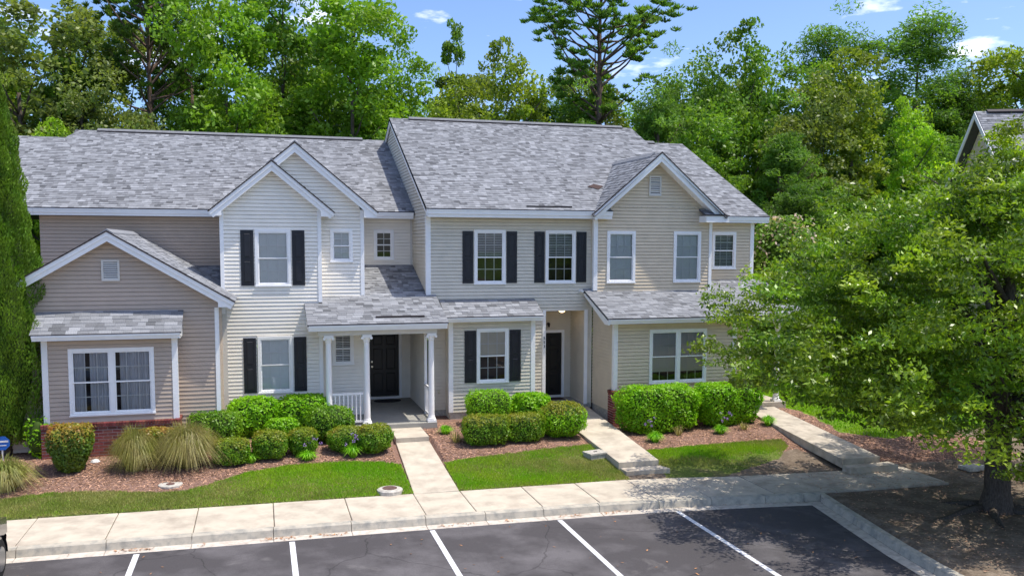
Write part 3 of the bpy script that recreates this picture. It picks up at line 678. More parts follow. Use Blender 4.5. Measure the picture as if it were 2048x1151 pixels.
# ---- IVORY house
G2Y, G1Y = 0.0, -.45
g2l = lambda z: .99-(7.62-.23-z)/.835; g2r = lambda z: .99+(7.62-.23-z)/.835
g1l = lambda z: .37-(7.07-.23-z)/.83; g1r = lambda z: .37+(7.07-.23-z)/.83
wall(ivo, (0, G1Y), (1, 0), (0, -1), -.05, 6.9, lambda z: max(-.89, g1l(z)), lambda z: min(1.55, g1r(z)), ((-.1, .80, .83, 2.36), (-.1, 3.71, .83, 5.25)), SID_WHITE, 'front_wall')
wall(ivo, (0, G2Y), (1, 0), (0, -1), 3.3, 7.45, lambda z: min(1.65, max(g2l(z), .37+(6.8-z)/.83)), lambda z: min(2.76, g2r(z)), ((1.92, 4.35, 2.54, 5.28),), SID_WHITE, 'middle_wall')
wall(ivo, (0, G2Y), (1, 0), (0, -1), 0, 2.9, lambda z: 1.62, lambda z: 2.86, ((1.93, 1.45, 2.54, 2.38),), SID_WHITE, 'porch_wall')
wall(ivo, (0, 2.4), (1, 0), (0, -1), 4.2, 5.65, lambda z: 2.857, lambda z: 4.64, ((3.43, 4.37, 4.05, 5.31),), SID_WHITE, 'rear_wall')
wall(ivo, (0, 2.4), (1, 0), (0, -1), 0, 3.0, lambda z: 2.857, lambda z: 4.55, ((3.18, -.1, 4.27, 2.2),), SID_WHITE, 'entry_wall')
wall(ivo, (4.55, 2.4), (0, -1), (-1, 0), 0, 3.1, lambda z: 0, lambda z: 2.75, (), SID_WHITE, 'porch_side_wall')
m = MB(); m.quad((-.99, G1Y, -.3), (-.99, 2.5, -.3), (-.99, 2.5, 6), (-.99, G1Y, 6)); m.quad((1.64, G1Y, 0), (1.64, G2Y, 0), (1.64, G2Y, 6), (1.64, G1Y, 6)); m.quad((2.857, 0, 0), (2.857, 2.4, 0), (2.857, 2.4, 6), (2.857, 0, 6)); m.build('side_wall', SID_WHITE, ivo)
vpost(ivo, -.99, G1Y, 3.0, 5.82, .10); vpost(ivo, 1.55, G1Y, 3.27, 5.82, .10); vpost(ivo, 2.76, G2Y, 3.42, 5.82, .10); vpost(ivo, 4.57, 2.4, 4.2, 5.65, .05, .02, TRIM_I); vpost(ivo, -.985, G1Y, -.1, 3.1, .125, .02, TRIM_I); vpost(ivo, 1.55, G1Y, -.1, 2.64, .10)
vpost(ivo, 4.50, -.33, 0, 2.7, .08)
gable_roof(ivo, .99, 7.62, 2.25, .835, -.27, lroofm, G2Y, seed=61)
gable_roof(ivo, .37, 7.07, 1.64, .83, -.72, lambda z: min(lroofm(z), 4.0), G1Y, seed=66)
box_return(ivo, 1.63, 1.96, 2.0, -.72, G1Y+.02, 5.60, 5.80); box_return(ivo, -.93, -1.22, -1.26, -.72, G1Y+.02, 5.60, 5.80)
box_return(ivo, 2.84, 3.17, 3.23, -.27, G2Y+.02, 5.60, 5.80)
window(ivo, -.1, 3.71, .83, 5.25, G1Y, 'white', seed=1); window(ivo, -.085, .80, .835, 2.36, G1Y, 'white', seed=2, grid_low=True)
window(ivo, 1.92, 4.35, 2.54, 5.28, G2Y, 'white', cols=2, seed=3); window(ivo, 1.93, 1.45, 2.54, 2.38, G2Y, 'dark', cols=2, seed=4)
window(ivo, 3.43, 4.37, 4.05, 5.31, 2.4, None, cols=2, glass=GLASSD)
for a, b in ((-.47, -.135), (.865, 1.20)): shutter(ivo, a, 3.74, b, 5.23, G1Y)
for a, b in ((-.455, -.12), (.87, 1.205)): shutter(ivo, a, .83, b, 2.33, G1Y)
def door(th, x0, x1, z0, z1, y, knob_left=True, mt=DOORM, hw=True):
    fr = MB(); fr.box(x0-.09, y-.02, z0, x0-.005, y+.05, z1+.09); fr.box(x1+.005, y-.02, z0, x1+.09, y+.05, z1+.09); fr.box(x0-.005, y-.02, z1+.005, x1+.005, y+.05, z1+.09); fr.box(x0-.02, y-.06, z0-.005, x1+.02, y+.05, z0+.07)
    fr.build('door_frame', TRIM, th)
    d = MB(); zb = z0+.075; d.box(x0, y+.02, zb, x1, y+.06, z1); w_ = x1-x0; h = z1-zb
    for cx in (x0+w_*.28, x0+w_*.72):
        for a, b in ((.07, .36), (.42, .74), (.80, .94)):
            d.hexa([(cx-.14, y+.02, zb+h*a), (cx+.14, y+.02, zb+h*a), (cx+.14, y+.02, zb+h*b), (cx-.14, y+.02, zb+h*b)], [(cx-.12, y+.008, zb+h*a+.02), (cx+.12, y+.008, zb+h*a+.02), (cx+.12, y+.008, zb+h*b-.02), (cx-.12, y+.008, zb+h*b-.02)])
    do = d.build('door', mt, th)
    if hw:
        k = MB(); kx = x0+.065 if knob_left else x1-.065
        k.tube([(kx, y+.02, zb+.95), (kx, y-.03, zb+.95), (kx, y-.05, zb+.95)], [.028, .02, .032], 10); k.tube([(kx, y+.02, zb+1.10), (kx, y-.01, zb+1.10)], [.032, .03], 10)
        k.build('door_handle', METAL, do)
door(ivo, 3.27, 4.18, .02, 2.13, 2.4)
# porch slab, columns, roof
m = MB(); m.box(1.64, -1.72, -.28, 4.60, -.001, .02); m.box(2.86, -.001, -.28, 4.60, 2.4, .02); m.build('porch_slab', PORCHF, ivo)
def column(th, x, y, z0, z1, r=.085):
    m = MB(); m.box(x-.12, y-.12, z0, x+.12, y+.12, z0+.06); m.lathe((x, y, z0+.06), [(.115, 0), (.118, .03), (.10, .06), (.092, .10), (r, .12), (r*.86, z1-z0-.30), (.09, z1-z0-.27), (.088, z1-z0-.24), (.115, z1-z0-.18), (.118, z1-z0-.14)], 14)
    m.box(x-.125, y-.125, z1-.10, x+.125, y+.125, z1-.035)
    for sx in (-1, 1): m.tube([(x+sx*.115, y-.12, z1-.12), (x+sx*.115, y+.12, z1-.12)], [.038, .038], 10)
    return m.build('column', TRIM, th, smooth=False)
PZ = 2.46
for x in (1.72, 2.72, 4.47): column(ivo, x, -1.56, .02, PZ+.035)
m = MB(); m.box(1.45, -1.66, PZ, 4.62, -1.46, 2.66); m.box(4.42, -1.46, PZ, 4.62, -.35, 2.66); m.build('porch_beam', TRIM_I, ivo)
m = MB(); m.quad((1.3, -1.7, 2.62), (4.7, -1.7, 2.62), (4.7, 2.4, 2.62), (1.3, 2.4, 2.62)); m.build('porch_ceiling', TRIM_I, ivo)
def railing(th, a, b, z0=.02, n=9):
    a, b = Vector(a), Vector(b); d = (b-a).normalized(); s = Vector((-d.y, d.x, 0))*.022; m = MB()
    for zz, hh in ((z0+.08, .05), (z0+.83, .055)):
        A, B = a+Vector((0, 0, zz)), b+Vector((0, 0, zz)); U = Vector((0, 0, hh)); m.hexa([A-s, B-s, B+s, A+s], [A-s+U, B-s+U, B+s+U, A+s+U])
    ro = m.build('railing', TRIM, th); L = (b-a).length
    for k in range(n):
        p = a+d*(L*(k+.7)/(n+.4)); q = MB(); q.box(p.x-.016, p.y-.016, z0+.13, p.x+.016, p.y+.016, z0+.832); q.build('baluster', TRIM, ro)
railing(ivo, (1.8, -1.56, 0), (2.62, -1.56, 0), n=7); railing(ivo, (4.5, -1.46, 0), (4.5, -.36, 0), n=9)
pf = lambda y: 3.408+.34*y; ln = math.hypot(1, .34); m = MB(); YE = -1.86
for P in ([(1.17, YE), (4.90, YE), (4.90, -.001), (1.17, -.47)],): pass
slab(m, [(1.17, YE, pf(YE)), (4.90, YE, pf(YE)), (4.90, -.47, pf(-.47)), (1.17, -.47, pf(-.47))], .06)
slab(m, [(1.65, -.47, pf(-.47)), (4.90, -.47, pf(-.47)), (4.90, -.002, pf(-.002)), (1.65, -.002, pf(-.002))], .06)
slab(m, [(2.86, -.002, pf(-.002)), (4.64, -.002, pf(-.002)), (4.64, 2.4, pf(2.4)), (2.86, 2.4, pf(2.4))], .06)
ro = m.build('porch_roof', DECK, ivo); T = (0, 1/ln, .34/ln)
y2t = lambda y: (y-YE)*ln
roof_pieces(ro, (1.17, YE-.02, pf(YE-.02)), (1, 0, 0), T, y2t(-.002)+.02, lambda q: 0 if q < y2t(-.5) else .48, lambda q: 3.73, 71)
roof_shingles(ro, (1.17, -.002, pf(-.002)), (1, 0, 0), T, 2.402*ln, lambda q: 1.69, lambda q: 3.46, 72)
eave(ivo, 1.20, 4.86, YE, pf(YE)-.005, h=.17, soff=-1.66)
m = MB()
for xa in (1.20, 4.83): m.prism([(xa, YE+.03, 2.60), (xa, -.47, 2.60), (xa, -.47, pf(-.47)-.06), (xa, YE+.03, pf(YE)-.06)], (.03, 0, 0))
m.prism([(4.83, -.47, 2.60), (4.83, -.002, 2.60), (4.83, -.002, pf(0)-.06), (4.83, -.47, pf(-.47)-.06)], (.03, 0, 0)); m.build('roof_side', TRIM, ivo)
m = MB(); m.box(2.98, -1.55, pf(-1.55)+.02, 4.30, -1.47, pf(-1.55)+.06); m.build('loose_drip_strip', DRIP, ro)
m = MB(); m.tube([(3.75, 1.95, .022), (3.75, 1.95, .036)], [.42, .42], 28); o_ = m.mesh('door_mat', MATM)
for v in o_.vertices: v.co.y = 1.95+(v.co.y-1.95)*(.75 if v.co.y < 1.95 else .5)
dm = bpy.data.objects.new('door_mat', o_); COL.objects.link(dm); tag(dm, 'dark half-round mat on the white-columned porch', 'doormat')
# ---- SAGE house
ME, MZ, MS, MR = -.5, 5.87, .4806, 6.7
mz = lambda y: MZ+MS*(y-ME); mroof = lambda z: ME+(z-MZ)/MS+.03
main_roof(sag, 4.56, 9.72, ME, MZ, MS, MR, 81, cap=(5.25, 9.72), jr=1)
main_roof(tau, 9.723, 13.86, ME, MZ, MS, MR, 85, cap=(9.723, 13.45), notch=(10.17, 13.86, -.19), jl=1)
wall(sag, (0, 0), (1, 0), (0, -1), .03, 5.70, lambda z: 4.76, lambda z: 9.72, ((6.05, 3.69, 7.0, 5.29), (8.24, 3.69, 9.19, 5.29), (5.2, -.2, 7.7, 2.85), (8.25, -.2, 9.55, 2.87)), SID_SAGE, 'front_wall')
vpost(sag, 4.65, 0, 2.9, 5.70, .11, .03, side='L')
m = MB(); m.box(4.66, .01, -.35, 5.2, .05, .03); m.box(7.7, .01, -.35, 8.25, .05, .03); m.box(9.5, .0, -.6, 9.72, .05, .03); m.box(5.2, -.59, -.35, 7.72, -.55, .035); m.build('foundation', STONEC, sag)
side_lo = lambda z: max(0, (z-(mz(0)-.15))/MS); side_hi = lambda z: 13.4-max(0, (z-(mz(0)-.15))/MS)
wall(sag, (4.65, 0), (0, 1), (-1, 0), 2.95, 9.05, side_lo, side_hi, (), SID_SAGE, 'gable_side_wall')
# rake trim on left gable
m = MB(); 
for y0, y1 in ((ME, MR), (2*MR-ME, MR)):
    m.prism([(4.56, y0, MZ-.02), (4.56, y1, mz(MR)-.02), (4.56, y1, mz(MR)-.20), (4.56, y0, MZ-.20)], (.05, 0, 0))
m.build('rake_board', TRIM, sag)
eave(sag, 4.60, 9.72, ME, MZ, h=.24, soff=-.01); eave(tau, 9.723, 10.17, ME, MZ, h=.24, soff=-.19)
for x in (6.05, 8.24):
    window(sag, x, 3.69, x+.95, 5.29, 0, 'dark', glass=GLASSD, drop=.0, seed=9) if False else window(sag, x, 3.69, x+.95, 5.29, 0, 'dark', glass=GLASSD, drop=.5, seed=9)
for a in (5.70, 7.03, 7.89, 9.22): shutter(sag, a, 3.73, a+.32, 5.25, 0)
bay(sag, 5.185, 7.715, 0, -.6, .05, SID_SAGE, 3.25, -.90, 2.83, 5.02, 7.90, 91, ((5.98, .86, 6.93, 2.45),))
window(sag, 5.98, .86, 6.93, 2.45, -.6, 'shade', drop=.53, glass=GLASSD)
for a in (5.62, 6.96): shutter(sag, a, .89, a+.34, 2.40, -.6)
wall(sag, (0, 1.35), (1, 0), (0, -1), 0, 2.87, lambda z: 8.25, lambda z: 9.55, ((8.15, -.1, 9.33, 2.14),), SID_SAGE, 'entry_wall')
wall(sag, (9.55, 1.35), (0, -1), (-1, 0), 0, 2.87, lambda z: 0, lambda z: 1.30, (), SID_SAGE, 'entry_side_wall')
m = MB(); m.quad((8.25, 0, 0), (8.25, 1.35, 0), (8.25, 1.35, 2.9), (8.25, 0, 2.9)); m.quad((8.25, 0, 2.87), (9.55, 0, 2.87), (9.55, 1.35, 2.87), (8.25, 1.35, 2.87)); m.build('entry_ceiling', SID_SAGE, sag)
m = MB(); m.box(8.2, -.12, -.4, 9.6, 1.4, .0); m.build('entry_slab', PORCHF, sag)
door(sag, 8.33, 9.24, .0, 2.07, 1.35, hw=False)
vpost(sag, 8.16, 0, 0, 2.90, .10); vpost(sag, 9.50, 0, -.02, 2.90, .10)
m = MB(); m.box(9.70, -.028, -.1, 9.735, .0, 5.7); m.build('corner_strip', SID_SAGE, sag)
m = MB(); m.lathe((8.95, .5, 2.80), [(.10, .07), (.11, .05), (.09, .01), (.04, -.02), (0, -.025)], 16); lp = m.build('porch_light', LAMPG, sag)
pl = bpy.data.lights.new('porch_lamp', 'POINT'); pl.energy = .25; pl.color = (1, .72, .42); pl.shadow_soft_size = .08; po = bpy.data.objects.new('porch_lamp', pl); COL.objects.link(po); po.location = (8.95, .5, 2.68)
m = MB(); m.tube([(8.78, 1.33, 2.36), (8.78, 1.25, 2.36)], [.045, .045], 10); m.tube([(8.78, 1.24, 2.36), (8.78, 1.24, 2.27)], [.035, .03], 8); m.build('wall_lamp', BLACKP, sag)
for k, ch in enumerate('553'):
    cu = bpy.data.curves.new('house_number', 'FONT'); cu.body = ch; cu.size = .125; cu.extrude = .004; cu.align_x = 'CENTER'; cu.materials.append(BLACKP)
    tmp = bpy.data.objects.new('tmp', cu); COL.objects.link(tmp); bpy.context.view_layer.update()
    nm_ = bpy.data.meshes.new_from_object(tmp.evaluated_get(bpy.context.evaluated_depsgraph_get())); bpy.data.objects.remove(tmp)
    o_ = bpy.data.objects.new('house_number', nm_); link(o_, sag); o_.location = (8.212, -.036, 2.02-k*.125); o_.rotation_euler = (R(90), 0, 0)
m = MB(); m.box(9.31, -.02, 3.42, 9.37, 0, 3.50); m.tube([(9.34, -.02, 3.46), (9.36, -.09, 3.47), (9.42, -.17, 3.44)], [.02, .035, .04], 10); m.tube([(9.42, -.17, 3.44), (9.43, -.185, 3.43)], [.034, .034], 10, 1)
o_ = m.build('security_camera', [WHITEP, BLACKP]); tag(o_, 'small white security camera on the wall above the recessed black door', 'camera')
m = MB(); m.box(8.35, .85, .002, 9.2, 1.25, .018); o_ = m.build('door_mat', MATB); tag(o_, 'brown mat in front of the recessed black door', 'doormat')
m = MB(); m.box(4.95, -.05, .55, 5.0, 0, .62); m.tube([(4.975, -.03, .58), (4.975, -.09, .57), (4.975, -.12, .53)], [.015, .015, .018], 8); m.build('hose_bib', METAL, sag)
# ---- TAUPE end house
GXC, GZP, GH, GS, GYR, GYW = 11.70, 7.64, 2.23, .85, -.62, -.20
gal = lambda z: GXC-(GZP-.22-z)/GS; gar = lambda z: GXC+(GZP-.22-z)/GS
wall(tau, (0, GYW), (1, 0), (0, -1), 3.45, 7.42, lambda z: max(9.83, gal(z)), lambda z: min(13.55, gar(z)), ((10.13, 3.70, 11.06, 5.28), (12.34, 3.70, 13.27, 5.28)), SID_TAUPE, 'gable_wall')
m = MB(); m.quad((9.722, GYW, 3.3), (9.722, 0, 3.3), (9.722, 0, 5.7), (9.722, GYW, 5.7)); m.quad((13.65, GYW, 3.2), (13.65, .6, 3.2), (13.65, .6, 6.2), (13.65, GYW, 6.2)); m.build('side_wall', SID_TAUPE, tau)
vpost(tau, 9.725, GYW, 3.48, 5.64, .10, .03, side='L'); vpost(tau, 13.55, GYW, 3.45, 5.60, .10, .03)
gable_roof(tau, GXC, GZP, GH, GS, GYR, mroof, GYW, seed=101, capfrom=-.1)
window(tau, 10.13, 3.70, 11.06, 5.28, GYW, 'white', seed=5); window(tau, 12.34, 3.70, 13.27, 5.28, GYW, 'white', seed=6)
gable_vent(tau, 11.68, 6.65, .40, .60, GYW)
# right return
m = MB(); slab(m, [(13.18, GYR, 5.80), (13.93, GYR, 5.80), (13.93, GYW, 5.98), (13.18, GYW, 5.98)], .04); rr = m.build('eave_return_roof', DECK, tau)
roof_shingles(rr, (13.18, GYR-.03, 5.79), (1, 0, 0), (0, 1/math.hypot(1, .45), .45/math.hypot(1, .45)), .46, lambda q: 0, lambda q: .75, 103)
m = MB(); m.box(13.20, GYR-.05, 5.56, 13.97, GYW+.02, 5.755); m.build('eave_return', TRIM, tau); m = MB(); m.box(13.19, GYR-.075, 5.755, 13.98, GYR+.01, 5.785); m.build('drip_edge', DRIP, tau)
m = MB(); slab(m, [(9.9, ME, MZ+.001), (10.17, ME, MZ+.001), (10.17, GYW, mz(GYW)), (9.9, GYW, mz(GYW))], .04)
# right extension
XE, XZ, XS, XR = .28, 5.79, .475, 6.59
main_roof(tau, 13.66, 15.98, XE, XZ, XS, XR, 111, cap=(13.9, 14.75), name='side_roof')
eave(tau, 13.96, 15.95, XE, XZ, soff=.62)
m = MB(); 
for y0, y1 in ((XE, XR), (2*XR-XE, XR)): m.prism([(15.93, y0, XZ-.02), (15.93, y1, XZ+XS*(XR-XE)-.02), (15.93, y1, XZ+XS*(XR-XE)-.20), (15.93, y0, XZ-.20)], (.04, 0, 0))
m.build('rake_board', TRIM, tau)
wall(tau, (0, .6), (1, 0), (0, -1), 0, 5.62, lambda z: 13.66, lambda z: 15.50, ((14.10, 4.08, 14.96, 5.29),), SID_TAUPE, 'end_wall')
vpost(tau, 15.48, .6, 0, 5.62, .10, .03, side='R')
window(tau, 14.10, 4.08, 14.96, 5.29, .6, 'dark', glass=GLASSD, seed=7)
m = MB(); m.quad((15.58, .6, -.3), (15.58, 13, -.3), (15.58, 13, 5.7), (15.58, .6, 5.7)); m.prism([(15.56, .7, 5.7), (15.56, 12.4, 5.7), (15.56, 6.59, 8.65)], (.02, 0, 0)); m.build('side_wall', SID_TAUPE, tau)
# lower block
LBY = -1.72; lrf = lambda y: 3.53+.36*y; LYE = -2.06
wall(tau, (0, LBY), (1, 0), (0, -1), .66, 2.66, lambda z: 9.88, lambda z: 13.58, ((10.88, .81, 12.72, 2.41),), SID_TAUPE, 'lower_wall')
wall(tau, (9.78, 0), (0, -1), (-1, 0), .03, 3.38, lambda z: max(0, -(0)), lambda z: min(1.70, (3.40-z)/.36), (), SID_TAUPE, 'lower_side_wall')
vpost(tau, 9.78, LBY, .66, 2.66, .10, .03, side='L'); vpost(tau, 13.58, LBY, -.1, 2.66, .10, .03, side='R')
m = MB(); m.box(9.79, -1.7, -.6, 9.82, 0, .03); m.build('foundation', STONEC, tau)
m = MB(); m.quad((13.67, LBY, -.2), (13.67, .6, -.2), (13.67, .6, 3), (13.67, LBY, 3)); m.build('side_wall', SID_TAUPE, tau)
window(tau, 10.88, .81, 12.72, 2.41, LBY, 'white', double=True, drop=(.8, .8), glass=GLASSD, grid_low=True, seed=8)
m = MB(); slab(m, [(9.45, LYE, lrf(LYE)), (15.95, LYE, lrf(LYE)), (15.95, -.21, lrf(-.21)), (9.45, -.21, lrf(-.21))], .07); slab(m, [(9.45, -.21, lrf(-.21)), (9.72, -.21, lrf(-.21)), (9.72, -.002, lrf(-.002)), (9.45, -.002, lrf(-.002))], .07)
slab(m, [(13.66, -.21, lrf(-.21)), (15.95, -.21, lrf(-.21)), (15.95, .59, lrf(.59)), (13.66, .59, lrf(.59))], .07)
ro = m.build('lower_roof', DECK, tau); ln = math.hypot(1, .36); T = (0, 1/ln, .36/ln)
roof_pieces(ro, (9.44, LYE-.02, lrf(LYE-.02)), (1, 0, 0), T, (-.21-LYE+.02)*ln, lambda q: 0, lambda q: 5.3, 121)
roof_shingles(ro, (9.44, LYE-.02, lrf(LYE-.02)), (1, 0, 0), T, (-.21-LYE+.02)*ln, lambda q: 5.31, lambda q: 6.52, 122)
roof_shingles(ro, (9.44, -.21, lrf(-.21)), (1, 0, 0), T, .21*ln, lambda q: 0, lambda q: .28, 123)
roof_shingles(ro, (9.44, -.21, lrf(-.21)), (1, 0, 0), T, .80*ln, lambda q: 4.22, lambda q: 6.52, 124)
eave(tau, 9.50, 15.92, LYE, lrf(LYE)-.005, h=.16, soff=LBY+.01)
m = MB(); m.prism([(9.46, LYE, 2.60), (9.46, LYE, lrf(LYE)-.03), (9.46, -.002, lrf(0)-.03), (9.46, -.002, lrf(0)-.17), (9.46, LYE+.3, 2.60)], (.04, 0, 0)); m.box(9.50, LYE+.03, 2.615, 9.78, LBY, 2.63); m.build('rake_board', TRIM, tau)
bb = MB(); bb.box(9.70, -1.90, -.7, 13.75, LBY+.02, .62); bb.box(9.70, LBY+.02, -.7, 9.79, -1.50, .62); bo = bb.build('brick_base', MORT, tau)
bricks(bo, 9.69, -1.91, 13.76, -1.91, -.45, .68, (0, -1), 5); bricks(bo, 9.69, -1.50, 9.69, -1.90, -.45, .68, (-1, 0), 6)
m = MB(); m.box(13.68, -1.30, -.4, 15.75, .6, -.0); m.build('porch_slab', CONC_D, tau)
column(tau, 15.5, -1.12, 0, 2.5); column(tau, 13.9, -1.12, 0, 2.5) if False else None
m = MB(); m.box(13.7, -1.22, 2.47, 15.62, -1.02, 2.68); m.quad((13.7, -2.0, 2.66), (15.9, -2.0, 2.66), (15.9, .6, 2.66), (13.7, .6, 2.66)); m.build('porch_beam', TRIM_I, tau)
m = MB(); m.box(7.9, -.42, mz(-.42)+.012, 9.35, -.34, mz(-.34)+.03) if False else m.box(7.55, -.36, mz(-.33)+.01, 8.95, -.30, mz(-.33)+.04); m.build('loose_drip_strip', DRIP, sag)
m = MB(); p = [(10.0, 1.15), (10.28, 1.35), (10.55, 1.2), (10.3, .95)]; m.poly([(x, y, mz(y)+.03) for x, y in p]); m.build('roof_patch', MATB, tau)
# ---- right far house (rotated)
far = thing('house', 'house with a grey shingled gable roof poking above the oak at the far right', 'house', (26.3, 2.8, 0), rz=R(-24))
def far_house():
    zr, ze, hd, Lh = 9.95, 5.6, 4.9, 14; sl = (zr-ze)/hd; ln = math.hypot(1, sl)
    m = MB(); m.box(.35, -hd+.4, -.5, Lh, hd-.4, ze); m.prism([(.35, -hd+.4, ze), (.35, hd-.4, ze), (.35, 0, zr-.25)], (.1, 0, 0)); m.build('wall', SID_TAUPE, far)
    m = MB(); slab(m, [(0, -hd, ze), (Lh, -hd, ze), (Lh, 0, zr), (0, 0, zr)], .12); slab(m, [(0, hd, ze), (Lh, hd, ze), (Lh, 0, zr), (0, 0, zr)], .12); ro = m.build('roof', DECK, far)
    roof_shingles(ro, (0, -hd, ze), (1, 0, 0), (0, 1/ln, sl/ln), hd*ln, lambda q: 0, lambda q: Lh, 131)
    m = MB()
    for sg in (-1, 1): m.prism([(-.03, sg*hd, ze-.02), (-.03, 0, zr-.02), (-.03, 0, zr-.26), (-.03, sg*hd, ze-.26)], (.04, 0, 0))
    m.box(-.02, -hd-.03, ze-.25, Lh, -hd, ze-.02); m.build('rake_board', TRIM, far)
    m = MB()
    for sg in (-1, 1): m.hexa([(.4, 0, zr), (Lh, 0, zr), (Lh, sg*.17, zr-.08), (.4, sg*.17, zr-.08)], [(.4, 0, zr+.07), (Lh, 0, zr+.07), (Lh, sg*.17, zr-.03), (.4, sg*.17, zr-.03)])
    m.build('ridge_vent', DRIP, ro)
far_house()

# ================================================================ VEGETATION
GR_A = leafmat('leaf_bright', (.155, .305, .022), (.215, .35, .03), scale=.5)
GR_B = leafmat('leaf_mid', (.125, .255, .024), (.185, .30, .035), scale=.5)
GR_C = leafmat('leaf_greyish', (0.132, 0.194, 0.044), (0.217, 0.256, 0.056), scale=.5)
GR_Y = leafmat('leaf_olive_yellow', (.18, .27, .025), (.27, .33, .04), scale=.5)
GR_L = leafmat('leaf_lime', (.26, .44, .02), (.30, .46, .03), scale=.5)
GR_P = leafmat('needles_pine', (.115, .235, .035), (.17, .29, .045), rough=.6, trans=.42, scale=.6)
GR_D = leafmat('needles_dark', (.075, .165, .025), (.12, .20, .03), rough=.6, trans=.42, scale=.6)
GR_OAK = leafmat('oak_leaf', (.11, .22, .014), (.25, .33, .022), rough=.38, trans=.33, spec=.5, scale=.45)
GR_CYP = leafmat('cypress_scale', (.11, .22, .015), (.17, .28, .02), rough=.6, trans=.2, scale=2)
GR_H1 = leafmat('hedge_bright', (0.186, 0.419, 0.010), (0.264, 0.496, 0.012), scale=3)
GR_H2 = leafmat('hedge_mid', (0.101, 0.248, 0.010), (0.186, 0.326, 0.016), scale=3)
GR_H3 = leafmat('hedge_tipped', (0.186, 0.264, 0.016), (0.295, 0.264, 0.028), scale=2.5)
GR_H4 = leafmat('photinia', (.10, .19, .02), (.17, .24, .03), scale=3, rough=.35)
GR_H5 = leafmat('photinia_tips', (.30, .30, .04), (.36, .17, .05), scale=4, rough=.35)
GR_G = leafmat('grass_blade', (.20, .42, .008), (.30, .44, .02), scale=1.0, trans=.3)
GR_GD = leafmat('grass_dull', (.24, .29, .06), (.38, .36, .13), scale=1.5, trans=.3)
GR_O1 = leafmat('ornamental_grass', (0.242, 0.253, 0.050), (0.330, 0.286, 0.100), scale=3, trans=.3)
GR_O2 = leafmat('ornamental_grass_dry', (0.374, 0.319, 0.150), (0.275, 0.242, 0.080), scale=3, trans=.3)
GR_T = leafmat('tuft_green', (0.186, 0.465, 0.012), (0.264, 0.512, 0.024), scale=3, trans=.3)
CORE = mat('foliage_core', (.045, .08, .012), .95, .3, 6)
PURP = mat('purple_petal', (.42, .25, .60), .6, .1)
PINK = leafmat('pink_blossom', (.60, .40, .34), (.50, .45, .34), scale=2)

def leaf_quads(C, size, aspect=.55, up=.35, rg=None, nrm=None, spread=1.0):
    """C (n,3) centres -> V,F of n quads, normals biased to +z or along nrm"""
    rg = rg or rng; n = len(C); d = rg.normal(size=(n, 3))*spread
    if nrm is not None: d = d+nrm*1.3
    d[:, 2] += up*2; d /= np.linalg.norm(d, axis=1)[:, None]+1e-9
    a = np.cross(d, rg.normal(size=(n, 3))); a /= np.linalg.norm(a, axis=1)[:, None]+1e-9; b = np.cross(d, a)
    s = (size*rg.uniform(.65, 1.35, n))[:, None]; a = a*s; b = b*s*aspect
    V = np.stack([C-a, C-b*.9+d*s*.05, C+a, C+b*.9+d*s*.05], 1).reshape(-1, 3); F = np.arange(4*n).reshape(n, 4); return V, F
def rand_dirs(n, rg):
    d = rg.normal(size=(n, 3)); return d/np.linalg.norm(d, axis=1)[:, None]
def crown_clumps(rg, n, r, hz, zc, lobes=7):
    """clump centres over the surface and upper volume of a lobed crown"""
    L = [(np.array([0, 0, zc]), np.array([r*.72, r*.72, hz*.9]))]
    for k in range(lobes):
        a = rg.uniform(0, 6.28); zz = rg.uniform(-.65, .8); rr = r*rg.uniform(.35, .6)*math.sqrt(max(.15, 1-zz*zz*.8))
        L.append((np.array([math.cos(a)*rr, math.sin(a)*rr, zc+zz*hz*.75]), np.array([1, 1, .9])*r*rg.uniform(.38, .58)))
    P = []
    while len(P) < n:
        c, e = L[rg.integers(len(L))]; d = rand_dirs(1, rg)[0]; q = rg.uniform(.55, 1.02); P.append(c+d*e*q)
    return np.array(P)
TREE_CACHE = {}
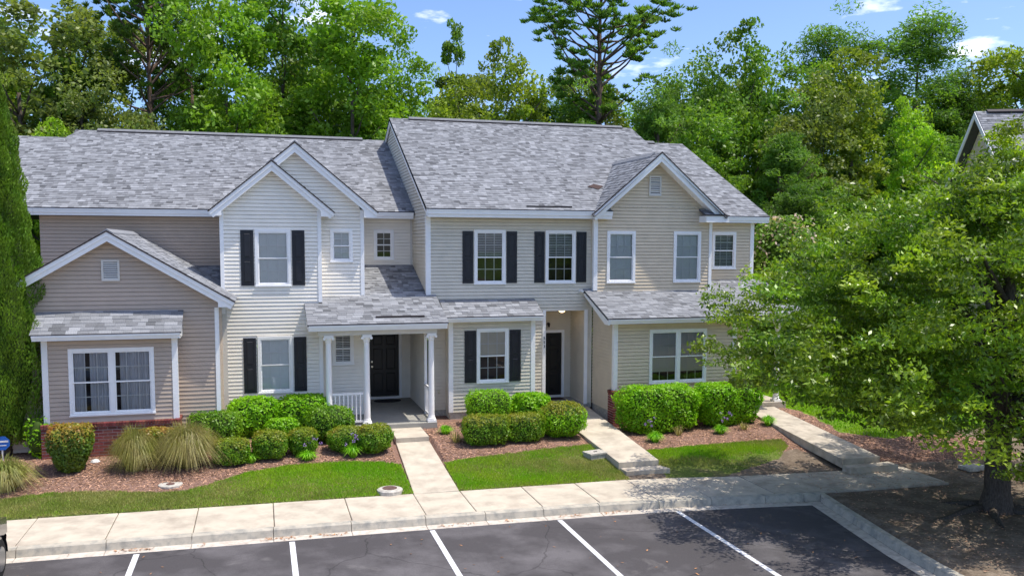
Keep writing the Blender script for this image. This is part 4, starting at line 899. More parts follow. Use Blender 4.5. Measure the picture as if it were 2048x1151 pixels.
def tree_meshes(key, kind, h, r, zb, leafm, barkm, seed, clumps=170, per=95, lsize=.12, trunk_r=.18):
    """zb: height where the crown starts"""
    if key in TREE_CACHE: return TREE_CACHE[key]
    rg = np.random.default_rng(seed); tr = MB(); C = []; T = []; nr = None
    bend = rg.normal(size=2)*.25
    tp = lambda t: np.array([bend[0]*math.sin(t*3), bend[1]*math.sin(t*2.4), h*t])
    ts = np.linspace(0, .86 if kind == 'open' else .70, 9); tr.tube([tp(t) for t in ts], [trunk_r*(1-t*.9)+.015+(.10*trunk_r/.18 if t == 0 else 0) for t in ts], 8)
    if kind in ('dec', 'pine'):
        hz = (h-zb)/2; P = crown_clumps(rg, clumps, r, hz, zb+hz, 7 if kind == 'dec' else 12)
        P[:, 2] = zb+.3+(P[:, 2]-P[:, 2].min())/(P[:, 2].max()-P[:, 2].min())*(h-.4-zb-.3)
        if kind == 'pine':
            f = np.clip((P[:, 2]-zb)/(h-zb), 0, 1); sh = 1.12-.62*f**1.5; P[:, 0] *= sh; P[:, 1] *= sh
        for k in range(16):
            q = P[rg.integers(len(P))]; t0 = np.clip((q[2]-rg.uniform(1.0, 3.0))/h, .2, .9); s = tp(t0); mid = (s+q)/2+np.array([0, 0, -.15*r*.3])
            tr.tube([s, mid, q], [trunk_r*.45*(1-t0*.6), trunk_r*.25, .015], 5)
        for q in P:
            m = int(per*rg.uniform(.6, 1.3)); e = r*rg.uniform(.13, .24); d = rand_dirs(m, rg)*(rg.uniform(.2, 1, m)**.45)[:, None]*e*np.array([1.15, 1.15, .72]); C.append(q+d)
            T.append(np.full(m, rg.uniform(.72, 1.25))*rg.uniform(.85, 1.15, m))
        C = np.concatenate(C); T = np.concatenate(T)
        V, F = leaf_quads(C, lsize, .62 if kind == 'dec' else .30, .55 if kind == 'dec' else .1, rg)
    else:
        nw = int((h-zb)/.62); nrm = []
        for w_ in range(nw):
            f = (w_+.5)/nw; zz = zb+(h-zb)*f
            if kind == 'pine': R_ = r*(math.sin(math.pi*min(1, (1-f)*.62+.10)))**.8
            else: R_ = r*(.55+.45*math.sin(math.pi*(.15+.85*f)))*(1 if f < .8 else .65)*rg.uniform(.7, 1.1)
            for b in range(5 if kind == 'pine' else 4):
                a = rg.uniform(0, 6.28); ln_ = R_*rg.uniform(.55, 1.1); rise = rg.uniform(.3, 1.15)*(1 if f < .8 else 1.3)
                s = tp(zz/h); e = s+np.array([math.cos(a)*ln_, math.sin(a)*ln_, ln_*rise]); md = (s+e)/2+np.array([rg.normal()*.1, rg.normal()*.1, -ln_*.06])
                tr.tube([s, md, e], [trunk_r*.33*(1-f*.5)+.01, trunk_r*.2, .012], 4, cap=False)
                nt_ = int(4+ln_*2.2)
                for k in range(nt_):
                    u = rg.uniform(.3, 1.08) if kind == 'pine' else rg.uniform(.6, 1.12); c = s+(e-s)*u+rg.normal(size=3)*np.array([.30, .30, .16])*(1 if kind == 'pine' else 1.5)*max(.6, ln_*.35)
                    m = int(per*rg.uniform(.35, .65)); d = rand_dirs(m, rg); d[:, 2] = abs(d[:, 2])*.7; ee = rg.uniform(.22, .40)
                    C.append(c+d*(rg.uniform(.15, 1, m))[:, None]*ee*np.array([1., 1., .9])); nrm.append(d); T.append(np.full(m, rg.uniform(.7, 1.3))*rg.uniform(.85, 1.15, m))
        C = np.concatenate(C); T = np.concatenate(T); n = len(C); rg2 = rg
        D = np.concatenate(nrm); D[:, 2] += .5; D /= np.linalg.norm(D, axis=1)[:, None]
        a = D*(lsize*1.05*rg.uniform(.7, 1.3, n))[:, None]; b = np.cross(D, rg.normal(size=(n, 3))); b /= np.linalg.norm(b, axis=1)[:, None]; b *= lsize*.30
        V = np.stack([C-a-b*.4, C-a*.2+b, C+a, C-a*.2-b], 1).reshape(-1, 3); F = np.arange(4*n).reshape(n, 4)
    crown = raw_mesh('crown', V, F, leafm, T); trunk = tr.mesh('trunk', barkm, True)
    TREE_CACHE[key] = (trunk, crown, h, r); return TREE_CACHE[key]
def place_tree(name, label, x, y, h, r, key, rz=0, leafm=None, group=None, sxy=None, cat='tree', zb=None):
    tk, cr, h0, r0 = TREE_CACHE[key]; o = thing(name, label, cat, (x, y, -.4), group)
    s = (r/r0, r/r0, h/h0)
    for nm, me in (('trunk', tk), ('crown', cr)):
        c = bpy.data.objects.new(nm, me); COL.objects.link(c); c.parent = o; c.rotation_euler = (0, 0, rz); c.scale = s
        if nm == 'crown' and leafm: c.material_slots[0].link = 'OBJECT'; c.material_slots[0].material = leafm
    return o
tree_meshes('d1', 'dec', 17, 4.0, 3.0, GR_A, BARK, 1, 190, 105, .135)
tree_meshes('d2', 'dec', 17, 4.0, 5.0, GR_B, BARK, 2, 170, 100, .135)
tree_meshes('d3', 'dec', 14, 3.0, 2.0, GR_Y, BARK, 3, 170, 90, .12)
tree_meshes('d4', 'dec', 17, 2.2, 6, GR_B, BARK, 4, 80, 85, .12, .12)
tree_meshes('p1', 'pine', 20, 3.6, 3.0, GR_P, BARKP, 5, 300, 120, .125, trunk_r=.22)
tree_meshes('p2', 'pine', 14, 2.4, .8, GR_P, BARKP, 6, 210, 110, .11, trunk_r=.16)
tree_meshes('p3', 'open', 21, 4.0, 11.5, GR_P, BARKP, 7, per=110, lsize=.13, trunk_r=.26)
BGT = [
 ('gum_tree', 'grey-green broadleaf tree filling the upper left corner behind the cypress', -10.8, 22, 17.0, 3.9, 'd2', .4, GR_C),
 ('gum_tree', 'thin topped grey-green tree between the upper left tree and the dark pine', -8.9, 27, 17.6, 2.3, 'd4', 1.4, GR_C),
 ('pine_tree', 'tall dark pine with a bare leaning trunk above the left end of the roof', -5.2, 24, 20.8, 2.9, 'p3', 0, GR_D),
 ('pine_tree', 'dense dark green pine just right of the tall leaning pine', -3.6, 26, 19.0, 2.8, 'p1', 2, GR_D),
 ('broadleaf_tree', 'bright green broadleaf tree right of the dark pines, leftmost of the bright crowns', -1.4, 21, 17.4, 3.2, 'd1', .3, GR_A),
 ('broadleaf_tree', 'tall mid green broadleaf tree behind the stepped ivory gables', 1.6, 24.5, 19.0, 3.4, 'd1', 2.1, GR_B),
 ('broadleaf_tree', 'wide bright green tree behind the left roof ridge beside the step in the roofs', 4.6, 21, 17.3, 3.6, 'd1', 4.0, GR_A),
 ('broadleaf_tree', 'bright green tree whose crown slopes down to the open sky, left of the slim tree', 7.3, 23, 15.9, 2.5, 'd2', 1.0, GR_A),
 ('slim_tree', 'slim airy tree standing alone against the sky above the middle roof', 11.5, 27, 18.2, 1.3, 'd4', .6, GR_B),
 ('broadleaf_tree', 'low yellow-green tree directly behind the ridge below the slim airy tree', 9.6, 20, 13.6, 2.3, 'd3', 1.2, GR_Y),
 ('broadleaf_tree', 'olive yellow tree behind the middle roof, left of the open pine', 13.4, 22, 15.9, 2.5, 'd3', 3.3, GR_Y),
 ('pine_tree', 'tall open crowned pine with bare forking limbs against the sky', 20.2, 26, 22.2, 4.3, 'p3', 1.1, GR_P),
 ('young_pine', 'young conical pine below the open crowned pine', 17.0, 20, 13.6, 2.2, 'p2', .5, GR_P),
 ('young_pine', 'young conical pine right of the open crowned pine, sharp tip against the sky', 21.6, 20, 15.8, 2.2, 'p2', 2.5, GR_P),
 ('broadleaf_tree', 'mid green rounded tree right of the young conical pines', 25.3, 23, 16.4, 2.8, 'd2', 2.6, GR_B),
 ('broadleaf_tree', 'tall narrow olive green tree rising above the right house ridge', 28.2, 22, 17.9, 2.6, 'd3', 4.2, GR_B),
 ('pine_tree', 'feathery topped pine left of the biggest pine at the right', 38.4, 28, 21.0, 4.4, 'p1', .7, GR_P),
 ('pine_tree', 'biggest pine at the right with a broad dark crown against the sky', 42.3, 25, 20.8, 5.2, 'p1', 3.0, GR_P),
 ('broadleaf_tree', 'rounded green tree filling the dip left of the feathery topped pine', 32.2, 24, 17.0, 3.0, 'd2', 5.6, GR_B),
 ('broadleaf_tree', 'yellow tipped broadleaf tree in front of the feathery pine', 34.0, 22, 16.8, 3.2, 'd3', .4, GR_Y),
 ('broadleaf_tree', 'vivid lime green tree above the right foreground oak', 33.4, 15, 12.7, 1.9, 'd3', 2.2, GR_L),
 ('broadleaf_tree', 'yellow-green broadleaf tree at the far right behind the distant house', 48.2, 22, 18.0, 4.0, 'd1', 1.9, GR_Y),
 ('pine_tree', 'small dark pine between the biggest pine and the far right tree', 47.5, 28, 18.2, 3.4, 'p1', 4.2, GR_D),
 ('pine_tree', 'dark pine cut by the right edge of the photo', 54.5, 27, 18.3, 3.5, 'p1', 5.0, GR_D),
 ('young_pine', 'blue-green young pine just right of the right roof slope', 27.3, 16.5, 12.8, 2.5, 'p2', 1.1, GR_P),
 ('young_pine', 'soft green pine whose crown touches the right end of the ridge', 19.8, 16, 11.3, 2.2, 'p2', 3.9, GR_P),
 ('young_pine', 'short dark pine beside the right eave', 24.6, 12, 9.3, 2.2, 'p2', 4.6, GR_D),
 ('broadleaf_tree', 'shaded mid green tree behind the right roof slope', 23.2, 18, 12.4, 2.7, 'd2', 5.1, GR_B),
 ('broadleaf_tree', 'grey-green tree in the middle of the wood right of the right roof', 30.3, 19, 14.5, 2.8, 'd2', .9, GR_C),
 ('broadleaf_tree', 'lime green sapling above the far left roof', -8.2, 15, 9.9, 1.3, 'd3', .7, GR_L),
 ('young_pine', 'yellow-green young pine beside the cypress top', -10.1, 17, 11.9, 1.1, 'p2', 1.4, GR_Y),
 ('broadleaf_tree', 'shaded grey-green tree behind the left end of the left roof', -6.6, 19, 13.0, 2.3, 'd2', 3.4, GR_C),
]
for nm, lab, x, y, h, r, key, rz, lm in BGT: place_tree(nm, lab, x, y, (h+.4)*(1.0 if key in ('p3', 'd4') else 1.01), r*1.10, key, rz, lm, 'trees of the wood behind the houses')
# second rank of the wood, seen only as gaps' filling: one mass
def wood_mass():
    root = bpy.data.objects.new('far_wood', None); COL.objects.link(root); tag(root, 'dense shaded wood closing the gaps behind the front row of trees', 'woodland', kind='stuff')
    k = 0; rg = np.random.default_rng(11)
    for x in np.arange(-22, 76, 2.5):
        y = 30+rg.uniform(-2, 5); h = rg.uniform(16.0, 18.0) if x < 6 or x > 20 else rg.uniform(14.5, 16.0); key = ('d2', 'p1', 'd1', 'd2')[k % 4]; k += 1
        tk, cr, h0, r0 = TREE_CACHE[key]
        for me in (tk, cr):
            c = bpy.data.objects.new('wood_trees', me); COL.objects.link(c); c.parent = root; c['kind'] = 'stuff'; c.location = (x+rg.uniform(-1, 1), y, -.4); c.rotation_euler = (0, 0, rg.uniform(0, 6)); s = rg.uniform(.9, 1.2); c.scale = (s, s, h/h0)
            if me is cr: c.material_slots[0].link = 'OBJECT'; c.material_slots[0].material = (GR_B, GR_D, GR_B, GR_C)[k % 4]
    for x in np.arange(-16, 62, 2.3):      # understorey, lower
        y = 15.5+rg.uniform(-1.5, 3)+(max(0, x-30)*.1); h = rg.uniform(7.5, 10.0) if x > 17 or x < -6 else rg.uniform(8.5, 11); key = ('d3', 'p2', 'd2')[k % 3]; k += 1
        tk, cr, h0, r0 = TREE_CACHE[key]
        c = bpy.data.objects.new('wood_trees', cr); COL.objects.link(c); c.parent = root; c['kind'] = 'stuff'; c.location = (x, y, -.6); c.rotation_euler = (0, 0, rg.uniform(0, 6)); s = rg.uniform(.7, .95); c.scale = (s, s, h/h0)
        c.material_slots[0].link = 'OBJECT'; c.material_slots[0].material = (GR_B, GR_P, GR_D)[k % 3]
    m = MB()   # far wood edge behind everything, leafy bank
    return root
wood_mass()
# shrubs right of the end house
def bush_mesh(w_, d_, h_, lm, seed, n=5200, lsize=.032, shape='box', flare=0, rag=.03, core=True):
    rg = np.random.default_rng(seed); d = rand_dirs(n, rg); p = {'box': 4.2, 'ball': 2.3, 'loaf': 3.0}[shape]
    k = (np.abs(d)**p).sum(1)**(-1/p); P = d*k[:, None]; nr = np.sign(P)*np.abs(P)**(p-1); nr /= np.linalg.norm(nr, axis=1)[:, None]+1e-9
    lump = 1+.06*np.sin(P[:, 0]*4+seed)*np.cos(P[:, 1]*3+seed*2)+.035*np.sin(P[:, 2]*6+P[:, 0]*7+seed)+.03*np.sin(P[:, 0]*13+P[:, 1]*11+seed)+np.where(rg.random(n) < .03, rg.uniform(0, .09, n), 0)
    P = P*lump[:, None]*(1+rg.normal(size=n)*rag)[:, None]*(1-.18*rg.random(n)**3)[:, None]
    nar = 1-flare*(.5-.5*P[:, 2])**1.5
    C = np.stack([P[:, 0]*w_/2*nar, P[:, 1]*d_/2*nar, h_*.5+P[:, 2]*h_*.5], 1)
    C = C[C[:, 2] > .02]; nr2 = nr[P[:, 2]*h_*.5+h_*.5 > .02]; m = len(C)
    V, F = leaf_quads(C, lsize, .6, .3, rg, nr2, .9); T = rg.uniform(.75, 1.25, m)
    return V, F, T
def bush(name, label, x, y, w_, h_, lm, seed, shape='box', d_=None, group=None, flare=.12, n=5200, lsize=.032, cat='bush', topm=None, rag=.03):
    d_ = d_ or min(w_*.85, 1.1); o = thing(name, label, cat, (x, y, float(g(x, y))), group)
    V, F, T = bush_mesh(w_, d_, h_, lm, seed, n, lsize, shape, flare, rag)
    me = raw_mesh('foliage', V, F, [lm, topm] if topm else lm, T)
    if topm:
        zc = V.reshape(-1, 4, 3)[:, :, 2].mean(1); sel = (zc > h_*.74+rng.normal(size=len(zc))*h_*.10).astype(np.int32)*(rng.random(len(zc)) < (.25 if topm is PINK else 1)); me.polygons.foreach_set('material_index', sel.astype(np.int32))
    c = bpy.data.objects.new('foliage', me); COL.objects.link(c); c.parent = o
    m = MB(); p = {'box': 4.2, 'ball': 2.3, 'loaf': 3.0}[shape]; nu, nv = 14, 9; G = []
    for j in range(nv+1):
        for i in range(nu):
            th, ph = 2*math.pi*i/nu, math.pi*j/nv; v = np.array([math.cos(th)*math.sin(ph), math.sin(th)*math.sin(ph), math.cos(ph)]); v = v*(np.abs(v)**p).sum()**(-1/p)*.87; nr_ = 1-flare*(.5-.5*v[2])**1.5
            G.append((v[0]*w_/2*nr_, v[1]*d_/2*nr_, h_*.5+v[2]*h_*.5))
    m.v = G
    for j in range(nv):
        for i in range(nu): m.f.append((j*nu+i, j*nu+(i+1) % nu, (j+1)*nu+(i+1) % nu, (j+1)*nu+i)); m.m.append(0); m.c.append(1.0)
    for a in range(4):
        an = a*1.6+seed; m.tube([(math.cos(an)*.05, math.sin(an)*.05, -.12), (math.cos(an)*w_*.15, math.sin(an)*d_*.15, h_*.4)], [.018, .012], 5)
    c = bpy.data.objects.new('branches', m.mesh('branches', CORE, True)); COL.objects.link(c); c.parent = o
    return o
GB = 'clipped shrubs in the front beds'
bush('photinia_bush', 'red-tipped clipped bush in front of the brick bay base, leftmost clipped one', -4.14, -3.85, .98, 1.06, GR_H4, 1, 'box', .9, GB, .5, topm=GR_H5, lsize=.034, n=6000)
bush('photinia_bush', 'red-tipped clipped bush behind the left tall ornamental grass', -2.38, -3.3, .95, .72, GR_H4, 2, 'loaf', .6, GB, topm=GR_H5, lsize=.034)
bush('clipped_bush', 'rounded bright green hedge bush right of the dry ornamental grass', -1.15, -2.45, 1.30, .88, GR_H2, 3, 'loaf', 1.0, GB)
bush('clipped_bush', 'yellow-green loaf bush directly under the shuttered ivory window', -.22, -1.55, 1.30, 1.02, GR_H1, 4, 'loaf', 1.0, GB, lsize=.042)
bush('clipped_bush', 'yellow-green bush nearest the porch corner column', 1.02, -1.45, 1.42, 1.02, GR_H1, 5, 'loaf', .95, GB, lsize=.042)
bush('clipped_bush', 'small low green bush in the middle of the left bush group', .47, -2.5, .78, .62, GR_H1, 6, 'loaf', .6, GB)
bush('clipped_bush', 'deep green bush in front of the white porch railing', 1.66, -2.65, 1.20, .90, GR_H2, 7, 'loaf', .95, GB)
bush('clipped_bush', 'low boxy brown-topped bush right beside the dry ornamental grass', -.72, -3.95, .84, .58, GR_H2, 8, 'box', .7, GB, topm=GR_H3, lsize=.026)
bush('clipped_bush', 'brown-topped ball bush in the front row, left of its near twin', .16, -3.72, .84, .66, GR_H2, 9, 'loaf', .8, GB, topm=GR_H3, lsize=.026)
bush('clipped_bush', 'brown-topped ball bush with purple flowers before it', .93, -3.55, .68, .62, GR_H2, 10, 'loaf', .7, GB, topm=GR_H3, lsize=.026)
bush('clipped_bush', 'dull green low bush sloping away left of the walkway-edge bush', 1.98, -3.55, 1.02, .62, GR_H2, 11, 'ball', .8, GB, topm=GR_H3, lsize=.026)
bush('clipped_bush', 'round brown-topped bush at the edge of the left walkway', 2.62, -3.72, .95, .70, GR_H2, 12, 'ball', .9, GB, topm=GR_H3, lsize=.026)
bush('clipped_bush', 'upright bright green drum-shaped bush under the middle bay window', 6.10, -1.55, 1.26, .98, GR_H1, 13, 'box', 1.0, GB, n=6500, lsize=.028)
bush('clipped_bush', 'bright glossy bush left of the recessed black door', 7.38, -1.40, 1.16, .86, GR_H1, 14, 'loaf', .9, GB, lsize=.040)
bush('clipped_bush', 'low boxy bush on the left of the front pair before the middle bay', 5.50, -3.55, 1.24, .74, GR_H2, 15, 'box', .85, GB, topm=GR_H3, lsize=.028)
bush('clipped_bush', 'low boxy bush on the right of the front pair before the middle bay', 6.55, -3.42, 1.06, .70, GR_H2, 16, 'box', .8, GB, topm=GR_H3, lsize=.028)
bush('clipped_bush', 'large round bush beside the middle walkway', 7.72, -3.12, 1.36, .92, GR_H1, 17, 'ball', 1.2, GB, n=7000, topm=GR_H3, lsize=.028)
bush('hedge', 'long tall hedge block beside the brick pier', 10.72, -2.72, 2.32, 1.30, GR_H1, 18, 'box', 1.05, GB, n=14000, lsize=.036, cat='hedge')
bush('hedge', 'long hedge block nearest the oak, with bare stems showing at its foot', 12.95, -2.6, 2.15, 1.20, GR_H1, 19, 'box', 1.0, GB, .28, n=11500, lsize=.040, cat='hedge')
bush('lavender_bush', 'small grey lavender between two round bushes near the door', 7.35, -2.3, .55, .34, GR_C, 20, 'ball', .4, GB, n=1500, lsize=.022)
bush('shrub', 'dark leafy shrub behind the end house corner', 18.6, 5.5, 3.6, 3.2, GR_B, 21, 'ball', 3, 'shrubs past the end house', 0, n=9000, lsize=.08, rag=.08)
bush('shrub', 'pink-blossomed tall shrub beside the upper right corner of the end house', 19.0, 4.2, 2.6, 6.2, GR_B, 22, 'ball', 2.4, 'shrubs past the end house', .1, n=12000, lsize=.085, rag=.16, topm=PINK)
bush('shrub', 'dark green shrub low between the end house and the oak', 22.5, 6.5, 5.5, 4.2, GR_D, 23, 'ball', 3, 'shrubs past the end house', 0, n=12000, lsize=.09, rag=.08)
bush('shrub', 'broad shadowed shrub behind the oak trunk', 28.5, 5, 7.5, 4.6, GR_B, 24, 'ball', 3, 'shrubs past the end house', 0, n=14000, lsize=.10, rag=.08)
bush('shrub', 'leafy seedling shrub at the foot of the cypress', -5.02, -2.75, .55, 1.0, GR_H1, 25, 'ball', .5, None, n=500, lsize=.045, rag=.15)
# ---- blades helper
def blades(n, r, h, lean, width, rg, droop=.5, base=.05):
    a = rg.uniform(0, 6.283, n); rr = base*np.sqrt(rg.random(n)); L = h*rg.uniform(.6, 1.1, n); ln_ = lean*rg.uniform(.1, 1, n)
    b = np.stack([np.cos(a)*rr, np.sin(a)*rr, np.zeros(n)], 1); dr = np.stack([np.cos(a), np.sin(a), np.zeros(n)], 1); sd = np.stack([-np.sin(a), np.cos(a), np.zeros(n)], 1)*width
    dr = dr+rg.normal(size=(n, 3))*np.array([.22, .22, 0]); m1 = b+dr*(ln_*r*.55)[:, None]+np.array([0, 0, 1])*(L*(.95-.35*ln_*droop))[:, None]; tp = b+dr*(ln_*r*1.05)[:, None]+np.array([0, 0, 1])*(L*np.maximum(.12, 1.08-droop*ln_**1.3*1.15))[:, None]
    V = np.stack([b-sd, b+sd, m1+sd*.8, m1-sd*.8, m1-sd*.8, m1+sd*.8, tp+sd*.1, tp-sd*.1], 1).reshape(-1, 3); F = np.arange(8*n).reshape(2*n, 4); return V, F
def clump(name, label, x, y, r, h, lm, n, seed, group=None, cat='grass clump', droop=.9, lm2=None, width=.006, base=.10):
    rg = np.random.default_rng(seed); V, F = blades(n, r, h, 1, width, rg, droop, base); T = np.repeat(rg.uniform(.7, 1.3, n), 2)
    me = raw_mesh(name, V, F, [lm, lm2] if lm2 else lm, T)
    if lm2: me.polygons.foreach_set('material_index', np.repeat((rg.random(n) < .5).astype(np.int32), 2))
    o = bpy.data.objects.new(name, me); COL.objects.link(o); o.location = (x, y, float(g(x, y))-.01); tag(o, label, cat, group); return o
GO = 'arching ornamental grasses in the mulch'
clump('ornamental_grass', 'tall olive ornamental grass left of the dry one, in front of the brick', -2.78, -3.95, .56, .98, GR_O1, 2600, 1, GO, lm2=GR_O1, base=.2, width=.0038)
clump('ornamental_grass', 'wide dry straw-coloured ornamental grass mound', -1.68, -3.9, .74, 1.02, GR_O2, 4200, 2, GO, lm2=GR_O1, base=.26, width=.0038)
clump('ornamental_grass', 'yellow-green ornamental grass cut by the left edge of the photo', -5.25, -4.75, .62, .72, GR_O1, 1500, 3, GO, lm2=GR_GD, base=.2)
GT = 'small grassy tufts in the mulch'
for i, (lab, x, y, r, h, lm) in enumerate((('small green tuft left of the two brown-topped ball bushes', -.28, -3.95, .17, .24, GR_T), ('round green tuft before the purple-flowered ball bush', 1.02, -4.0, .22, .24, GR_T),
    ('spiky green tuft before the walkway-edge round bush', 2.09, -3.98, .25, .34, GR_T), ('dark green tuft beside the porch step', 4.68, -2.5, .20, .24, GR_T), ('pale striped blades beside the left walkway', 4.78, -3.35, .33, .28, GR_O2),
    ('bright green tuft at the foot of the hedge near the brick pier', 10.15, -3.75, .24, .30, GR_T), ('small round green tuft between the two hedge blocks', 12.29, -3.45, .20, .25, GR_T), ('wispy green tuft beside the right walkway', 13.95, -3.2, .22, .30, GR_T), ('pale seedling blades in the mulch between the hedge tufts', 11.07, -3.3, .24, .30, GR_O2), ('faint pale blades left of the wispy tuft', 13.1, -3.3, .22, .22, GR_O2))):
    clump('grass_tuft', lab, x, y, r, h, lm, 340 if lm is GR_T else 60, 30+i, GT, 'plant', .6, width=.008, base=.08)
def flowers(label, x, y, n, seed, h=.45):
    rg = np.random.default_rng(seed); o = thing('flower_stems', label, 'flowers', (x, y, float(g(x, y))), 'purple flowers on thin stems'); s = MB(); p = MB()
    for k in range(n):
        a, r = rg.uniform(0, 6.28), rg.uniform(.05, .25); hh = h*rg.uniform(.7, 1.15); e = (math.cos(a)*r, math.sin(a)*r, hh); s.tube([(0, 0, 0), (e[0]*.4, e[1]*.4, hh*.6), e], [.005, .004, .003], 4)
        for q in range(14):
            d = rand_dirs(1, rg)[0]*.035; c = Vector(e)+Vector(d); u = Vector(rand_dirs(1, rg)[0])*.016; v = Vector(rand_dirs(1, rg)[0])*.016; p.quad(c-u, c-v, c+u, c+v)
    s.build('stems', GR_H2, None).parent = o; p.build('petals', PURP, None, kind='stuff').parent = o
flowers('purple flowers before the right brown-topped ball bush', 1.20, -3.95, 6, 1); flowers('purple flowers before the bush at the left walkway edge', 2.10, -4.0, 6, 2, .5); flowers('purple flowers at the hedge foot near the brick pier', 10.1, -3.7, 5, 3, .6); flowers('purple flowers before the hedge nearest the oak', 12.4, -3.4, 6, 4, .5)
# ---- lawn blades
def scatter_blades(name, polys, dens, h, lm, seed, label, wid=.007, lm2=None, fade=None):
    rg = np.random.default_rng(seed); Vs = []; 
    for P in polys:
        X = np.array([p[0] for p in P]); Y = np.array([p[1] for p in P]); x0, x1, y0, y1 = max(X.min(), -8), min(X.max(), 34), Y.min(), Y.max(); n = int((x1-x0)*(y1-y0)*dens)
        x = rg.uniform(x0, x1, n); y = rg.uniform(y0, y1, n); k = inpoly(x+.4*wob(x, y, 9), y+.4*wob(y, x, 9), P) & (y > polyline_y(x, BACK)+.02)
        if fade: k &= fade(x, y, rg)
        x, y = x[k], y[k]; n = len(x); a = rg.uniform(0, 6.28, n); l = rg.uniform(.0, .8, n)*h; hh = h*rg.uniform(.6, 1.3, n); B = np.stack([x, y, g(x, y)], 1)
        sd = np.stack([np.cos(a), np.sin(a), np.zeros(n)], 1)*wid; b = rg.uniform(0, 6.28, n); T = B+np.stack([np.cos(b)*l, np.sin(b)*l, hh], 1)
        Vs.append(np.stack([B-sd, B+sd, T], 1).reshape(-1, 3))
    V = np.concatenate(Vs); n = len(V)//3; F = np.arange(3*n).reshape(n, 3); me = raw_mesh(name, V, F, [lm, lm2] if lm2 else lm, rg.uniform(.7, 1.3, n))
    if lm2:
        c = V.reshape(-1, 3, 3).mean(1); dull = noise2(c[:, 0]*.9+3, c[:, 1]*1.4, 5)+.55*np.clip((-.3-c[:, 0])/3, 0, 1)+.4*np.clip((c[:, 0]-6.8), 0, 1)-.35*np.exp(-((c[:, 1]+4.6)/.5)**2)
        me.polygons.foreach_set('material_index', (dull+rg.normal(size=n)*.28 > .10).astype(np.int32))
    o = bpy.data.objects.new(name, me); COL.objects.link(o); tag(o, label, 'grass', kind='stuff'); return o
bald = lambda x, y, rg: (noise2(x*1.7, y*1.7, 8)+rg.normal(size=len(x))*.25) < np.where(x > 9, -.15+.55*np.clip((y+5.9)/1.2, 0, 1), np.interp(x, [4.5, 6.2, 8.2], [1.2, .75, .15])+.8*np.clip((y+4.9)/.7, 0, 1))
scatter_blades('lawn_grass', (L1, L2, L3), 5200, .045, GR_G, 5, 'short mown grass of the front lawns', lm2=GR_GD, fade=bald)
scatter_blades('side_grass', ([(15.3, 1.0), (15.9, -2.0), (15.6, -4.2), (16.6, -4.9), (19, -4.6), (28, -4.4), (34, 8), (15.8, 8)],), 420, .07, GR_G, 6, 'grass beside and behind the end house', .02)
def scatter_chips(name, P, dens, size, lm, seed, label, zoff=.006, test=None, zf=g, flat=.25):
    rg = np.random.default_rng(seed); X = [p[0] for p in P]; Y = [p[1] for p in P]; x0, x1, y0, y1 = max(min(X), -8), min(max(X), 22), max(min(Y), -14), min(max(Y), 2); n = int((x1-x0)*(y1-y0)*dens)
    x = rg.uniform(x0, x1, n); y = rg.uniform(y0, y1, n); k = inpoly(x, y, P)
    if test is not None: k &= test(x, y)
    x, y = x[k], y[k]; n = len(x); C = np.stack([x, y, zf(x, y)+zoff], 1); nr = np.zeros((n, 3)); nr[:, 2] = 3
    V, F = leaf_quads(C, size, .38, .3, rg, nr, flat*2.4); o = bpy.data.objects.new(name, raw_mesh(name, V, F, lm, rg.uniform(.35, 1.7, n))); COL.objects.link(o); tag(o, label, 'litter', kind='stuff'); return o
paths = lambda x, y: ((x > 3.1) & (x < 4.22)) | ((x > 8.2) & (x < 9.64)) | ((x > 13.58+.09*(y+7)) & (x < 14.75+.1*(y+7)))
scatter_chips('mulch_chips', MUL, 620, .036, CHIP, 7, 'bark mulch chips in the beds', test=lambda x, y: (zone(x, y) == 1) & (y < -1.0) & ~paths(x, y))
scatter_chips('leaf_litter', [(12.2, -6.8), (21, -6.8), (21, -14), (11.6, -14)], 75, .028, CHIP, 8, 'dry leaf litter on the bare earth under the oak', .03)
aspv = lambda x, y: zs(x)-.155
scatter_chips('fallen_leaves', [(-8, -8.6), (11, -8.7), (11, -13.5), (-8, -13.5)], 1.1, .034, LEAFL, 9, 'scattered dry leaves on the asphalt', .012, zf=aspv)
scatter_chips('kerb_leaves', [(-8, -8.19), (11, -8.30), (11, -8.42), (-8, -8.36)], 260, .036, LEAFL, 10, 'brown leaves gathered along the gutter', .014, zf=lambda x, y: zs(x)-.15, test=lambda x, y: np.sin(x*2.1)+np.sin(x*5.3+1) > .2)
